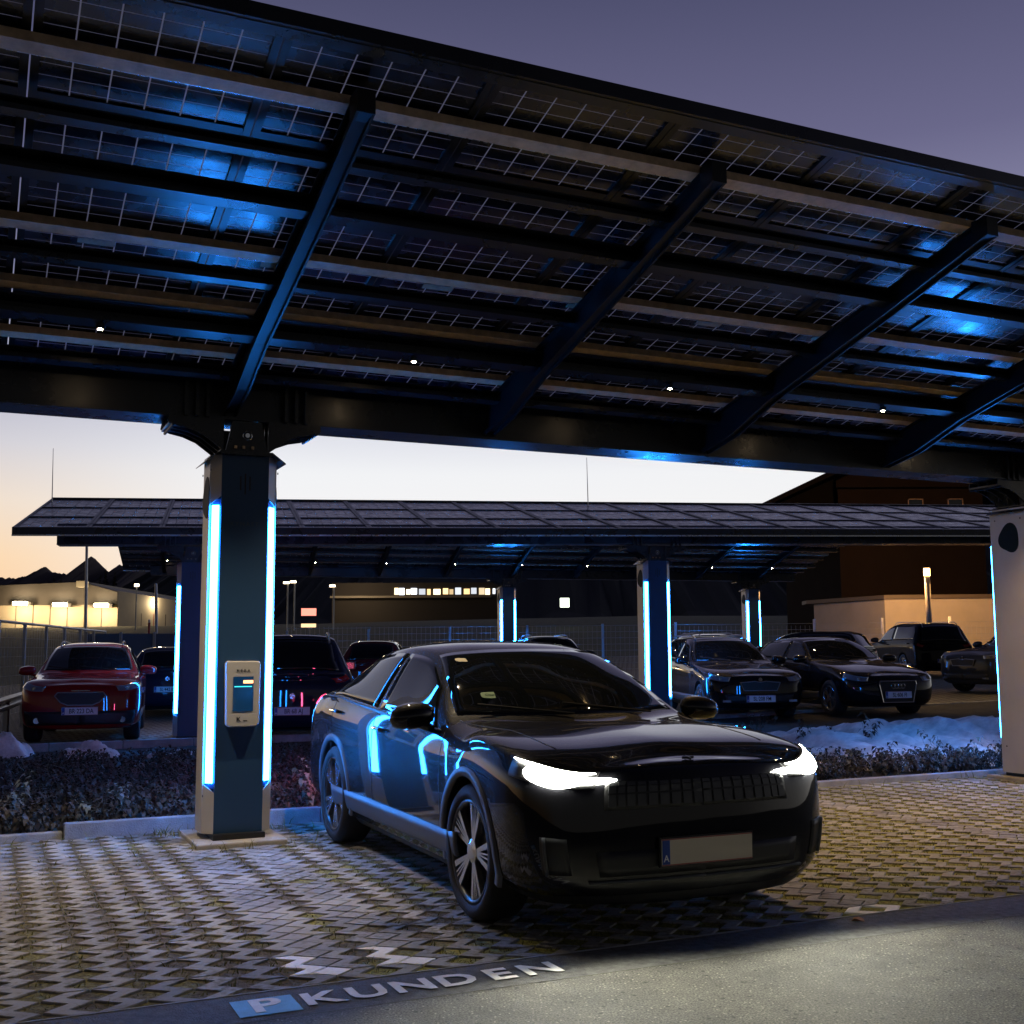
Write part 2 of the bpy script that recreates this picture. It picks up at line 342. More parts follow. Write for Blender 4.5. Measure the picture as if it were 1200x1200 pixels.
# interlocking grass pavers: zigzag strips whose teeth face each other and leave diamond holes
def pavers():
    P = []; F = []; MI = []; pu, pv = .2, .17; w = .098; A = .048
    holes = []
    ncol = int(30/pu); u_start = -6.2
    white = [(1.47, 5.18), (1.91, 5.17), (4.50, 5.16)]
    for i in range(ncol):
        uc = u_start + i*pu; s = 1 if i % 2 else -1
        v = 5.01
        while v < 9.55:
            seg = 2*pv if (v+2*pv < 9.62 and not (v < 5.1 and 1.2 < uc < 5)) else pv
            npt = int(round(seg/(pv/2)))
            gap = .0035
            L = []; R = []
            for q in range(npt+1):
                vv = v + q*pv/2
                off = s*A*(1 if (q % 2 == 0) else -1)
                yv = vv + (gap if q == 0 else (-gap if q == npt else 0))
                L.append((uc+off-w/2, yv)); R.append((uc+off+w/2, yv))
            jz = random.uniform(-.002, .002)
            mi = 1 if (5.1 < v < 5.3 and (abs(uc-1.4) < .05 or abs(uc-1.8) < .05)) or (abs(uc-4.52) < .22 and v < 5.1) else 0
            ring = L + R[::-1]; n = len(ring); cx = [p for p in ring]
            # inset ring
            ins = [(p[0]+.0045, p[1]) for p in L] + [(p[0]-.0045, p[1]) for p in R[::-1]]
            ins[0] = (ins[0][0], ins[0][1]+.004); ins[-1] = (ins[-1][0], ins[-1][1]+.004)
            m_ = len(L); ins[m_-1] = (ins[m_-1][0], ins[m_-1][1]-.004); ins[m_] = (ins[m_][0], ins[m_][1]-.004)
            b0 = len(P)
            for p in ring: x, y = lot(*p); P.append((x, y, -.04))
            for p in ring: x, y = lot(*p); P.append((x, y, -.005+jz))
            for p in ins: x, y = lot(*p); P.append((x, y, jz))
            for q in range(n):
                q2 = (q+1) % n
                F.append((b0+q, b0+q2, b0+n+q2, b0+n+q)); MI.append(mi)
                F.append((b0+n+q, b0+n+q2, b0+2*n+q2, b0+2*n+q)); MI.append(mi)
            for q in range(m_-1):
                F.append((b0+2*n+q, b0+2*n+n-1-q, b0+2*n+n-2-q, b0+2*n+q+1)); MI.append(mi)
            v += seg
        # holes between column i and i+1
        for r in range(int(4.55/pv)):
            ph = 0 if s < 0 else 1     # widest where this column leans left
            vv = 5.01 + (r + (0 if s < 0 else .5))*pv
            if 5.05 < vv < 9.55: holes.append((uc+pu/2, vv))
    # filled holes marking the bay lines
    for (uh, vh) in holes:
        if any(abs(uh-a) < .06 for a in (1.5, 1.9, 4.5, 7.1, 9.7)) and random.random() < .9:
            b0 = len(P)
            d = [(uh-.088, vh), (uh, vh-.072), (uh+.088, vh), (uh, vh+.072)]; wt = 5.1 < vh < 5.32 and uh < 2
            for p in d: x, y = lot(*p); P.append((x, y, -.04))
            for p in d: x, y = lot(*p); P.append((x, y, .0))
            F += [(b0+4, b0+5, b0+6, b0+7)]+[(b0+q, b0+(q+1) % 4, b0+4+(q+1) % 4, b0+4+q) for q in range(4)]; MI += [int(wt)]*5
    me = bpy.data.meshes.new('grass_paver_field'); me.from_pydata(P, [], F); me.update()
    me.materials.append(M['paver']); me.materials.append(M['pmark'])
    me.polygons.foreach_set('material_index', MI)
    bm = bmesh.new(); bm.from_mesh(me); bmesh.ops.recalc_face_normals(bm, faces=bm.faces); bm.to_mesh(me); bm.free()
    o = link('grass_paver_field', me); tag(o, kind='structure')
    return holes
HOLES = pavers()

def blade_mesh(name, spots, mat, kind='stuff'):
    # spots: (x,y,z,h,w,lean)
    P = []; F = []
    for (x, y, z, h, w, ln) in spots:
        a = random.uniform(0, 2*PI); b = random.uniform(0, 2*PI)
        dx, dy = math.cos(a)*w/2, math.sin(a)*w/2; lx, ly = math.cos(b)*ln, math.sin(b)*ln
        n = len(P)
        P += [(x-dx, y-dy, z), (x+dx, y+dy, z), (x+dx*.7+lx*.4, y+dy*.7+ly*.4, z+h*.6), (x-dx*.7+lx*.4, y-dy*.7+ly*.4, z+h*.6), (x+lx, y+ly, z+h)]
        F += [(n, n+1, n+2, n+3), (n+3, n+2, n+4)]
    me = bpy.data.meshes.new(name); me.from_pydata(P, [], F); me.update()
    o = link(name, me, mat); tag(o, kind=kind); return o
sp = []
for (uh, vh) in HOLES:
    if any(abs(uh-a) < .06 for a in (1.5, 1.9, 4.5, 7.1, 9.7)): continue
    x, y = lot(uh, vh)
    patch = .5+.5*math.sin(uh*2.1+1)*math.cos(vh*1.7+uh)+random.uniform(-.3, .3)
    green = (.95 if uh > 5 else .55)*max(.1, patch+.35)
    for _ in range(int(24*green)):
        px, py = random.uniform(-.07, .07), 0
        py = random.uniform(-1, 1)*.055*(1-abs(px)/.085)
        X, Y = x+U[0]*px+V[0]*py, y+U[1]*px+V[1]*py
        sp.append((X, Y, -.012, random.uniform(.012, .032), random.uniform(.003, .007), random.uniform(.01, .035)))
for _ in range(500):   # weeds round the pillar plinth and along the kerb
    u_ = random.choice([random.uniform(-3, 2.9), random.uniform(1.3, 2.4), random.uniform(4.5, 12)]); v_ = random.uniform(9.3, 9.6) if random.random() < .8 else random.uniform(8.5, 8.75)
    x, y = lot(u_, v_); sp.append((x, y, -.02, random.uniform(.03, .10), .008, .05))
tag(blade_mesh('grass', sp, M['grass']), 'short yellow green grass growing in the paver holes', 'grass')

# kerbs
def kerb(name, pieces, vline):
    b = MB()
    for (u0, u1, z0, z1, dv) in pieces:
        b.box(u0, u1, dv, dv+.09, z0, z1)
    o = b.build(name, M['kerb'], bevel=.008)
    o.matrix_world = Matrix.Translation((*lot(0, vline), 0)) @ Matrix.Rotation(AZ, 4, 'Z'); tag(o, kind='structure'); return o
kerb('kerb', [(-6, -1.6, -.05, .02, .02), (-1.6, .66, -.05, .045, .02), (.67, 1.66, -.05, .11, -.02), (1.67, 2.66, -.05, .115, -.02), (2.67, 3.66, -.05, .11, -.02),
              (3.67, 4.8, -.05, .11, -.02), (4.81, 5.9, -.05, .105, -.02), (5.91, 7.4, -.05, .12, -.02), (7.41, 9.9, -.05, .05, .02), (9.91, 13, -.05, .05, .02), (13, 20, -.05, .08, .02)], 9.63)
kerb('rear_kerb', [(-4+i*1.0, -3.01+i*1.0, -.05, .12+.012*max(0, i-8), 0) for i in range(26)], 17.85)

# ------------------------------------------------------------------ canopies
ROOFB = .235
def arm_mesh():
    # local: x across, y from pillar line forwards (-y), z
    b = MB()
    def zr(y, off=0): return 3.32 - ROOFB*y + off
    top = [(-3.6, zr(-3.6, .12)), (.28, zr(.28, .10))]
    prof = [(-3.6, zr(-3.6, -.01)), (-2.6, zr(-2.6, -.06)), (-1.2, zr(-1.2, -.10)), (-.62, zr(-.62, -.17)), (-.18, 3.21), (.28, 3.21), (.28, zr(.28, .12)), (-3.6, zr(-3.6, .12))]
    b.prism([(a_, b_+(.035 if i_ < 6 else 0)) for i_, (a_, b_) in enumerate(prof)], 'x', -.006, .006)
    low = prof[:6]
    for (y0, z0), (y1, z1) in zip(low[:-1], low[1:]):
        for (xa, xb, za, zb) in ((-.048, .048, .030, .040), (-.05, -.036, 0, .030), (.036, .05, 0, .030)):
            b.add([(xa, y0, z0+za), (xb, y0, z0+za), (xb, y1, z1+za), (xa, y1, z1+za), (xa, y0, z0+zb), (xb, y0, z0+zb), (xb, y1, z1+zb), (xa, y1, z1+zb)],
              [(0,3,2,1),(4,5,6,7),(0,1,5,4),(1,2,6,5),(2,3,7,6),(3,0,4,7)])
    y0, z0, y1, z1 = -3.6, zr(-3.6, .12), .28, zr(.28, .12)
    b.add([(-.05, y0, z0), (.05, y0, z0), (.05, y1, z1), (-.05, y1, z1), (-.05, y0, z0-.01), (.05, y0, z0-.01), (.05, y1, z1-.01), (-.05, y1, z1-.01)],
          [(0,3,2,1),(4,5,6,7),(0,1,5,4),(1,2,6,5),(2,3,7,6),(3,0,4,7)])
    b.box(-.05, .05, -3.61, -3.478, zr(-3.6, -.01), zr(-3.6, .12))
    return b
def slab(b, x0, x1, yc, w, offb, offt):
    y0, y1 = yc-w/2, yc+w/2
    zb0, zb1, zt0, zt1 = 3.32-ROOFB*y0+offb, 3.32-ROOFB*y1+offb, 3.32-ROOFB*y0+offt, 3.32-ROOFB*y1+offt
    b.add([(x0,y0,zb0),(x1,y0,zb0),(x1,y1,zb1),(x0,y1,zb1),(x0,y0,zt0),(x1,y0,zt0),(x1,y1,zt1),(x0,y1,zt1)],
          [(0,3,2,1),(4,5,6,7),(0,1,5,4),(1,2,6,5),(2,3,7,6),(3,0,4,7)])
def purlin(b, x0, x1, yc, w, offb, offt):
    # C profile: web on the far side, top and bottom flange
    slab(b, x0, x1, yc+w/2-.004, .008, offb, offt); slab(b, x0, x1, yc, w, offb, offb+.008); slab(b, x0, x1, yc, w, offt-.008, offt)
    slab(b, x0, x1, yc-w/2+.004, .006, offb+.008, offb+.03)
PITCH = math.atan(ROOFB); MW, MH = 1.13, 1.44
panel_me = {}
def canopy(name, label, loc, rz, x0, x1, arms, joint0, spots, tiltx=0, lower=.42, rods=(), beam_end=(0, 0), detail=True, energy=170):
    root = empty(name, loc, rz, label, 'solar canopy', 'solar carport canopies'); root.rotation_euler = (0, tiltx, rz)
    def zr(y, off=0): return 3.32-ROOFB*y+off
    # main beam, one glossy box girder with lips
    b = MB(); bx0, bx1 = x0+beam_end[0], x1-beam_end[1]
    b.prism([(-.17, 3.195), (.17, 3.195), (.17, 3.50), (.12, 3.53), (-.12, 3.53), (-.17, 3.50)], 'x', bx0, bx1)
    b.box(bx0, bx1, -.20, .20, 3.18, 3.195)
    b.build('beam', M['steel'], root)
    am = None
    for a in arms:
        if am is None:
            am = arm_mesh(); am.v = list(am.v); ob = am.build('arm', M['armsteel'], root); me = ob.data
        else:
            ob = link('arm', me, None, root)
        ob.location.x = a
    for (yc, w, lo, hi) in [(-3.04, .06, .05, .12), (-2.62, .09, .01, .12), (-1.74, .07, .04, .12), (-1.16, .11, -.03, .09), (-.40, .08, .04, .12)]:
        b = MB(); purlin(b, x0+.1, x1-.1, yc, w, lo, hi); b.build('purlin', M['steel'], root)
    for yc in (-3.42, -1.93, -1.24, -.58):
        yc2 = yc
        b = MB(); slab(b, x0+.05, x1-.05, yc2, .085, .125, .175); b.build('rail', M['rail'], root)
        b = MB(); slab(b, x0+.05, x1-.05, yc2+.048, .011, .13, .185); b.build('rail_lip', M['alu'], root)
    # modules
    ncol = int(round((x1-x0)/MW)); 
    if 'f' not in panel_me:
        g = MB(); g.add([(-MW/2+.012, -MH/2+.012, 0), (MW/2-.012, -MH/2+.012, 0), (MW/2-.012, MH/2-.012, 0), (-MW/2+.012, MH/2-.012, 0)], [(0,1,2,3)])
        o1 = g.build('tmp', M['cells'], None, fix=False); panel_me['g'] = o1.data; bpy.data.objects.remove(o1)
        f = MB(); h = .018; t = .032
        f.box(-MW/2+.004, MW/2-.004, -MH/2+.004, -MH/2+t, -h, h); f.box(-MW/2+.004, MW/2-.004, MH/2-t, MH/2-.004, -h, h)
        f.box(-MW/2+.004, -MW/2+.045, -MH/2+t, MH/2-t, -h, h); f.box(MW/2-.045, MW/2-.004, -MH/2+t, MH/2-t, -h, h)
        f.box(-MW/2+.045, MW/2-.045, .12, .27, -.012, -.005)
        o2 = f.build('tmp', M['frame'], None); panel_me['f'] = o2.data; bpy.data.objects.remove(o2)
        j = MB(); j.box(-.22, .0, -.02, .04, -.012, -.004); o3 = j.build('tmp', M['rail'], None); panel_me['j'] = o3.data; bpy.data.objects.remove(o3)
    H = MH*math.cos(PITCH)
    for c in range(ncol):
        xc = x0+(c+.5)*MW
        for r in range(3):
            yc = lower-(r+.5)*H
            p = link('solar_panel', panel_me['g'], None, root)
            p.location = (xc, yc, zr(yc, .215)); p.rotation_euler = (-PITCH, 0, 0)
            fr = link('frame', panel_me['f'], None, p)
            if detail and r in (1,): jb = link('junction_box', panel_me['j'], None, p)
    # front and rear edge trims
    b = MB(); yf = lower-3*H
    slab(b, x0, x1, yf-.02, .03, .17, .25); slab(b, x0, x1, yf+.02, .07, .165, .173); b.build('edge_trim', M['steel'], root)
    b = MB(); slab(b, x0, x1, lower+.02, .03, .12, .235); b.build('gutter', M['steel'], root)
    b = MB(); slab(b, x0, x1, lower+.03, .055, .095, .12); b.build('gutter_lip', M['alu'], root)
    for sx in spots:
        b = MB(); b.bar((sx, -1.18, zr(-1.18, -.075)), (sx, -1.18, zr(-1.18, -.04)), .028, 12); b.bar((sx+.0, -1.18, zr(-1.18, -.04)), (sx, -1.18, zr(-1.18, .0)), .012, 8)
        s = b.build('spot_light', M['black'], root)
        b = MB(); b.bar((sx, -1.18, zr(-1.18, -.079)), (sx, -1.18, zr(-1.18, -.075)), .016, 12); b.build('lens', M['spot'], s)
        l = bpy.data.lights.new('canopy_spot', 'SPOT'); near = energy > 155
        l.energy = energy*((1.3 if sx > -.5 else .8) if near else 1); l.color = (1, .78, .50) if near and sx < 4 else (1, .64, .26)
        l.spot_size = math.radians(104); l.spot_blend = .75; l.shadow_soft_size = .02
        lo_ = bpy.data.objects.new('canopy_spot', l); COL.objects.link(lo_); lo_.parent = root; lo_.location = (sx, -1.18, zr(-1.18, -.10))
    for (rx, ry, hgt) in rods:
        b = MB(); b.bar((rx, ry, zr(ry, .2)), (rx, ry, zr(ry, .3)+hgt), .011, 6, .005); b.build('lightning_rod', M['galv'], root)
    return root

PV1 = 9.06
c1x = 1.74
NEAR = canopy('solar_canopy', 'near solar canopy overhead, dark steel arms and glass modules above the black car', (*lot(0, PV1), 0), AZ,
       1.24-4*MW-.0, 1.24-4*MW+17*MW, [1.70-2.18*2, 1.70-2.18, 1.70, 3.88, 6.08, 8.25, 10.42, 12.6], 1.24,
       [.65-2.2, .65, 2.84, 5.06, 7.31, 9.5, 11.7], lower=.38, beam_end=(.0, .3))
AZ2 = .245
P1, P2 = (-5.33, 19.3), (-5.4+8.24*math.cos(AZ2), 19.3+8.24*math.sin(AZ2))
P3, P4 = (-.18, 36.0), (-.18+8.24*math.cos(AZ2), 36.0+8.24*math.sin(AZ2))
MID = canopy('solar_canopy', 'middle solar canopy with its panelled top face seen, over the red car', (*P1, -.02), AZ2+PI,
       2.70-25*MW, 2.70, [1.3-2.06*i for i in range(13)], 0, [.3-2.06*i for i in range(12)], tiltx=.018, lower=.5, beam_end=(.3, .62),
       rods=[(2.62, -3.2, .95), (-8.07, -3.3, .95)], energy=90)
FAR = canopy('solar_canopy', 'farthest solar canopy, dark underside seen beneath the middle canopy', (*P3, .40), AZ2,
       -11.4, -11.4+19*MW, [-10.2+2.06*i for i in range(10)], 0, [-10.1+2.06*i for i in range(10)], lower=.4, beam_end=(.8, .3), rods=[(.55, -.5, 1.5), (-11.0, -.5, 1.5)], detail=False, energy=60)

# ------------------------------------------------------------------ charging pillars
def gusset_prof(s):
    pts = [(s*.17, 2.93), (s*.17, 3.178), (s*.58, 3.178), (s*.59, 3.13), (s*.52, 3.10), (s*.42, 3.08), (s*.32, 3.04), (s*.23, 2.975)]
    return pts
def pillar(label, pos, z0=0, charger=False, az=AZ, D=.235):
    x, y = pos
    root = empty('charging_pillar', (x, y, z0), az, label, 'pillar', 'lit steel pillars carrying the canopies')
    W, c = .25, .07
    MB().box(-.33, .33, -.40, .40, -.3, .035).build('plinth', M['conc'], root, bevel=.012)
    MB().box(-.19, .19, -.26, .26, .035, .075).build('foot_plate', M['black'], root)
    for s in (-1, 1):
        b = MB(); b.box(s*W-.006, s*W+.006, -D+c+.001, D-c-.001, .075, 2.90); b.build('side_panel', M['clad'], root)
        b = MB(); pts = []
        for i in range(28):
            a = 2*PI*i/28; r = .135*(1+.14*math.cos(a-2.2)+.10*math.cos(3*a+.5)); pts.append((r*math.cos(a), 2.56+r*1.15*math.sin(a)))
        b.prism(pts, 'x', s*(W+.006), s*(W+.010)); e = b.build('emblem', M['emblem'], root)
        for (yy, zz_) in ((-.17, 2.78), (.17, 2.78), (-.17, .35), (.17, .35)):
            b = MB(); b.bar((s*(W+.004), yy, zz_), (s*(W+.009), yy, zz_), .009, 8); b.build('screw', M['ink'], root)
    for f in (-1, 1):
        yf = f*D
        b = MB(); b.box(-.179, .179, min(yf, yf-f*.02), max(yf, yf-f*.02), .075, 2.90); b.build('front_panel', M['panel'], root)
        for s in (-1, 1):
            for (za, zb, cut) in [(.075, .43, 1), (2.52, 2.90, 0)]:
                pr = [(s*(W-c), yf), (s*W, f*(D-c)), (s*(W-.014), f*(D-c-.014)), (s*(W-c), f*(D-.02))]
                vs = []
                sl = [.06, 0, 0, .06]
                for (px, py), d in zip(pr, sl): vs.append((px, py, za+(d if not cut else 0)))
                for (px, py), d in zip(pr, sl): vs.append((px, py, zb-(d if cut else 0)))
                n = 4; b = MB()
                b.add(vs, [(i, (i+1) % n, n+(i+1) % n, n+i) for i in range(n)]+[tuple(range(n-1, -1, -1)), tuple(range(n, 2*n))])
                b.build('corner_strip', M['clad'], root)
            b = MB(); b.prism([(s*(W-c), yf-f*.012), (s*(W-.012), f*(D-c)), (s*(W-.02), f*(D-c-.02)), (s*(W-c), f*(D-.03))], 'z', .40, 2.56); b.build('corner_recess', M['panel'], root)
            mx_, my_ = s*(W-c/2), f*(D-c/2); tx, ty = s*.7071, -f*.7071; nx, ny = s*.7071, f*.7071; hw = .028
            q = [(mx_+tx*hw-nx*.012, my_+ty*hw-ny*.012), (mx_+tx*hw+nx*.005, my_+ty*hw+ny*.005), (mx_-tx*hw+nx*.005, my_-ty*hw+ny*.005), (mx_-tx*hw-nx*.012, my_-ty*hw-ny*.012)]
            b = MB(); b.prism(q, 'z', .44, 2.51); b.build('led_strip', M['led'], root)
        for k in (-1, 0, 1):
            MB().box(k*.035-.005, k*.035+.005, min(yf, yf+f*.002), max(yf, yf+f*.002), 2.60+.03*abs(k), 2.76-.02*abs(k)).build('vent_slot', M['ink'], root)
    # head: cap plate, side flaps, gussets, clevis
    MB().box(-.20, .20, -.24, .24, 2.90, 2.93).build('cap_plate', M['steel'], root)
    for s in (-1, 1):
        b = MB(); b.add([(s*.20, -.25, 2.925), (s*.20, .25, 2.925), (s*.30, .25, 2.85), (s*.30, -.25, 2.85), (s*.20, -.25, 2.918), (s*.20, .25, 2.918), (s*.30, .25, 2.843), (s*.30, -.25, 2.843)],
                        [(0,1,2,3),(7,6,5,4),(0,4,5,1),(1,5,6,2),(2,6,7,3),(3,7,4,0)])
        b.build('flap', M['steel'], root)
        for k, yk in enumerate((-.19, -.06, .06, .19)):
            b = MB(); b.prism(gusset_prof(s), 'y', yk-.008, yk+.008); b.build('gusset', M['steel'], root)
        b = MB(); b.box(min(s*.48, s*.58), max(s*.48, s*.58), -.2, .2, 3.112, 3.13); b.bar((s*.55, -.22, 3.105), (s*.55, .22, 3.105), .012, 8); b.build('clamp_bar', M['steel'], root)
        for dx in (.30, .38, .46):
            MB().box(s*dx-.012, s*dx+.012, -.235, -.17, 3.178, 3.44).build('stiffener', M['steel'], root)
    b = MB(); b.prism([(-.16, 2.93), (.16, 2.93), (.11, 3.16), (-.11, 3.16)], 'y', -.232, -.20); b.prism([(-.16, 2.93), (.16, 2.93), (.11, 3.16), (-.11, 3.16)], 'y', .20, .232)
    b.build('clevis', M['steel'], root)
    b = MB()
    for i in range(16):
        a0, a1 = 2*PI*i/16, 2*PI*(i+1)/16
        b.bar((.034*math.cos(a0), -.242, 3.05+.034*math.sin(a0)), (.034*math.cos(a1), -.242, 3.05+.034*math.sin(a1)), .005, 6)
    b.bar((0, -.25, 3.05), (0, -.23, 3.05), .018, 10); b.build('pivot_bolt', M['chrome'], root)
    for dx in (-.09, -.03, .04): MB().box(dx-.01, dx+.01, -.262, -.235, 2.945, 2.965).build('bolt', M['rail'], root)
    text_mesh('lettering', 'KYNAST', .045, pbr('faint_letter', (.06, .08, .1), .5) if 'fl' not in M else M['fl'], root, .0005, Matrix.Translation((0, -D-.0015, 2.37)) @ Matrix.Rotation(PI/2, 4, 'X'), 1.4)
    if charger:
        c = MB(); w0, w1 = .115, .135
        c.prism([(-.118, .87), (-.10, .85), (.10, .85), (.125, .875), (.128, 1.32), (.115, 1.335), (-.115, 1.335), (-.128, 1.32)], 'y', -D-.085, -D-.0)
        ch = c.build('charger', pbr('charger_shell', (.42, .42, .44), .38), root, bevel=.008)
        y0 = -D-.087
        MB().box(-.075, .075, y0-.003, y0, .965, 1.22).build('screen', pbr('screen_dim_glow', (.01, .03, .07), .08, emis=(.0, .05, .16), estr=.35), ch)  # dark screen given a faint blue emission
        MB().box(.0, .072, y0-.005, y0-.003, 1.17, 1.192).build('price_display', emit('orange_display', (1, .42, .16), 4), ch)
        MB().box(-.066, .064, y0-.005, y0-.003, 1.142, 1.150).build('status_bar', emit('cyan_bar', (.05, .7, .8), 1.6), ch)
        text_mesh('maker_name', 'KEBA', .032, M['ink'], ch, .0005, Matrix.Translation((0, y0-.001, 1.262)) @ Matrix.Rotation(PI/2, 4, 'X'), 1.5)
        text_mesh('card_symbol', 'K', .05, M['ink'], ch, .0005, Matrix.Translation((-.03, y0-.001, .905)) @ Matrix.Rotation(PI/2, 4, 'X'))
        MB().box(.005, .035, y0-.001, y0, .893, .899).build('card_mark', M['ink'], ch)
    return root
M['fl'] = pbr('faint_letter', (.05, .07, .09), .5)
pillar('near left pillar with a wall charger between its blue light strips, beside the black car', lot(1.82, PV1-.03), 0, True, D=.20)
pillar('near right pillar at the picture edge, pale side panel with dark emblem', lot(10.36, PV1+.02), 0, D=.31)
pillar('pillar with blue strips behind the near left pillar, beside the red car', P1, -.04, az=AZ2)
pillar('blue lit pillar behind the bonnet of the black car, left of the dark estate', P2, .10, az=AZ2)
pillar('thin far pillar with blue strips above the roof of the black car', P3, .40, az=AZ2)
pillar('far right blue lit pillar above the small blue car', P4, .40, az=AZ2)

# ------------------------------------------------------------------ cars
def crs(P, s, tens=1.0):
    """nonuniform-free Catmull-Rom along axis 0 at parameter array s"""
    P = np.asarray(P, float); n = len(P); s = np.clip(s, 0, n-1-1e-9); i = s.astype(int); t = s-i
    def g(k): return P[np.clip(k, 0, n-1)]
    p0, p1, p2, p3 = g(i-1), g(i), g(i+1), g(i+2)
    p0 = np.where((i == 0).reshape(-1, *([1]*(P.ndim-1))), 2*p1-p2, p0); p3 = np.where((i >= n-2).reshape(-1, *([1]*(P.ndim-1))), 2*p2-p1, p3)
    t = t.reshape(-1, *([1]*(P.ndim-1)))
    # centripetal-ish tangents, limited, to avoid overshoot between unequal spans
    d0 = np.linalg.norm(p1-p0, axis=-1, keepdims=True)+1e-4; d1 = np.linalg.norm(p2-p1, axis=-1, keepdims=True)+1e-4; d2 = np.linalg.norm(p3-p2, axis=-1, keepdims=True)+1e-4
    d0, d1, d2 = np.sqrt(d0), np.sqrt(d1), np.sqrt(d2)
    m1 = ((p1-p0)/d0-(p2-p0)/(d0+d1)+(p2-p1)/d1)*d1; m2 = ((p2-p1)/d1-(p3-p1)/(d1+d2)+(p3-p2)/d2)*d1
    m1 = m1*tens; m2 = m2*tens
    return (2*t**3-3*t**2+1)*p1+(t**3-2*t**2+t)*m1+(-2*t**3+3*t**2)*p2+(t**3-t**2)*m2

HERO = dict(wb=2.735, fo=.90, W=.908, H=1.479, nose=.85, hax=.975, cowl=(-.29, 1.015), wst=(-1.20, 1.42), peak=(-1.85, 1.475), r2=(-2.45, 1.44), rt=(-2.78, 1.375),
            rm=(-3.18, 1.245), lip=(-3.52, 1.085), tail=-3.71, belt0=.935, belt1=1.05, ry=.60, R=.352, zb=.17, rimr=.262)
def net(p):
    wb, W = p['wb'], p['W']; k = W/.93; fo = p['fo']; T = []
    ry = p['ry']; nz = p['nose']; zb = p['zb']
    Y = [0, .70*k, .84*k, .895*k, .875*k, .81*k, .63*k, .33*k, 0]
    # nose caps
    zs = [zb+.03, zb+.03, .30, .50, nz-.10, nz-.03, nz-.01, nz, nz+.004]
    for sc_, dx, ctr in ((0, 0, 0), (.48, -.02, .05), (.83, -.09, .12)):
        xs = [fo-.06, fo-.045, fo-.008, fo, fo-.025, fo-.05, fo-.07, fo-.10, fo-.12-ctr]
        row = []
        for c in range(9):
            row.append((xs[c]+(dx if c < 8 else 0), Y[c]*sc_, zs[c]+(0.0 if c < 5 else .012*ctr*10*(c-4)/4)))
        T.append(row)
    h1 = nz+.075
    T.append([(fo-.30, 0, zb+.02), (fo-.30, .73*k, zb+.02), (fo-.28, .88*k, .30), (fo-.26, .915*k, .52), (fo-.27, .905*k, nz-.06), (fo-.31, .845*k, nz+.025), (fo-.34, .64*k, nz+.055), (fo-.38, .33*k, h1-.008), (fo-.40, 0, h1)])
    T.append([(0, 0, zb), (0, .76*k, zb+.01), (0, .90*k, .31), (0, .928*k, .60), (0, .922*k, p['hax']-.11), (0, .862*k, p['hax']-.025), (0, .66*k, p['hax']-.004), (0, .34*k, p['hax']), (0, 0, p['hax']+.004)])
    cx, cz = p['cowl']; xm = cx*.68; zm = p['hax']*.35+(cz-.02)*.65
    T.append([(xm, 0, zb), (xm, .78*k, zb), (xm, .895*k, .31), (xm, .918*k, .60), (xm, .918*k, p['belt0']-.10), (xm, .868*k, p['belt0']-.015), (xm, .70*k, zm-.012), (xm, .37*k, zm), (xm, 0, zm+.006)])
    wx, wz = p['wst']; b0, b1 = p['belt0'], p['belt1']
    def side(x, bz, f=1):
        return [(x, 0, zb), (x, .78*k, zb), (x, .885*k*f, .30), (x, .915*k*f, .60), (x, .91*k*f, bz-.11)]
    T.append(side(cx-.06, b0)+[(cx-.10, .865*k, b0), (cx-.26, .765*k, cz-.005), (cx-.07, .40*k, cz+.0), (cx, 0, cz+.005)])
    mx, mz = (cx+wx)/2, cz+(wz-cz)*.56
    T.append(side(mx-.08, b0+.01)+[(mx-.06, .872*k, b0+.012), (mx-.20, (.765*k+ry*k)/2+.01, cz+(wz-cz)*.50), (mx-.05, .375*k, mz-.008), (mx, 0, mz)])
    T.append(side(wx-.05, b0+.02)+[(wx-.05, .878*k, b0+.022), (wx-.14, ry*k, wz-.05), (wx-.04, .35*k, wz-.008), (wx, 0, wz)])
    for q, (kx, kz), ryf in ((0, p['peak'], .985), (1, p['r2'], .965), (2, p['rt'], .93)):
        bz = b0+(b1-b0)*(.45, .75, .95)[q]
        T.append(side(kx, bz)+[(kx, (.878, .870, .860)[q]*k, bz+.005), (kx-.02, ry*k*ryf, kz-.062), (kx, .34*k, kz-.009), (kx, 0, kz)])
    kx, kz = p['rm']; T.append(side(kx+.02, b1, .99)+[(kx+.03, .84*k, b1+.0), (kx+.01, p.get('rmy', .60)*k, kz-.075), (kx, .34*k, kz-.01), (kx, 0, kz)])
    lx, lz = p['lip']; tl = p['tail']; bz = min(b1, lz-.03)
    T.append([(lx+.02, 0, .24), (lx+.02, .70*k, .25), (lx+.02, .86*k, .34), (lx+.02, .89*k, .60), (lx+.04, .875*k, bz-.13), (lx+.05, .80*k, bz-.01), (lx+.02, p.get('lipy', .64)*k, lz-.025), (lx, .36*k, lz-.004), (lx, 0, lz)])
    zs = [.26, .26, .36, .58, bz-.17, bz-.07, max(bz-.03, lz-.07), lz-.03, lz-.02]
    for sc_, dx in ((.84, .08), (.48, .02), (0, 0)):
        xs = [tl+.06, tl+.05, tl+.0, tl, tl+.01+.1*(lx-tl), tl+.03+.3*(lx-tl), tl+.5*(lx-tl), lx-.02, lx-.015]
        T.append([(xs[c]+(dx if c < 7 else dx*.2), Y[c]*sc_, zs[c]) for c in range(9)])
    return np.array(T)
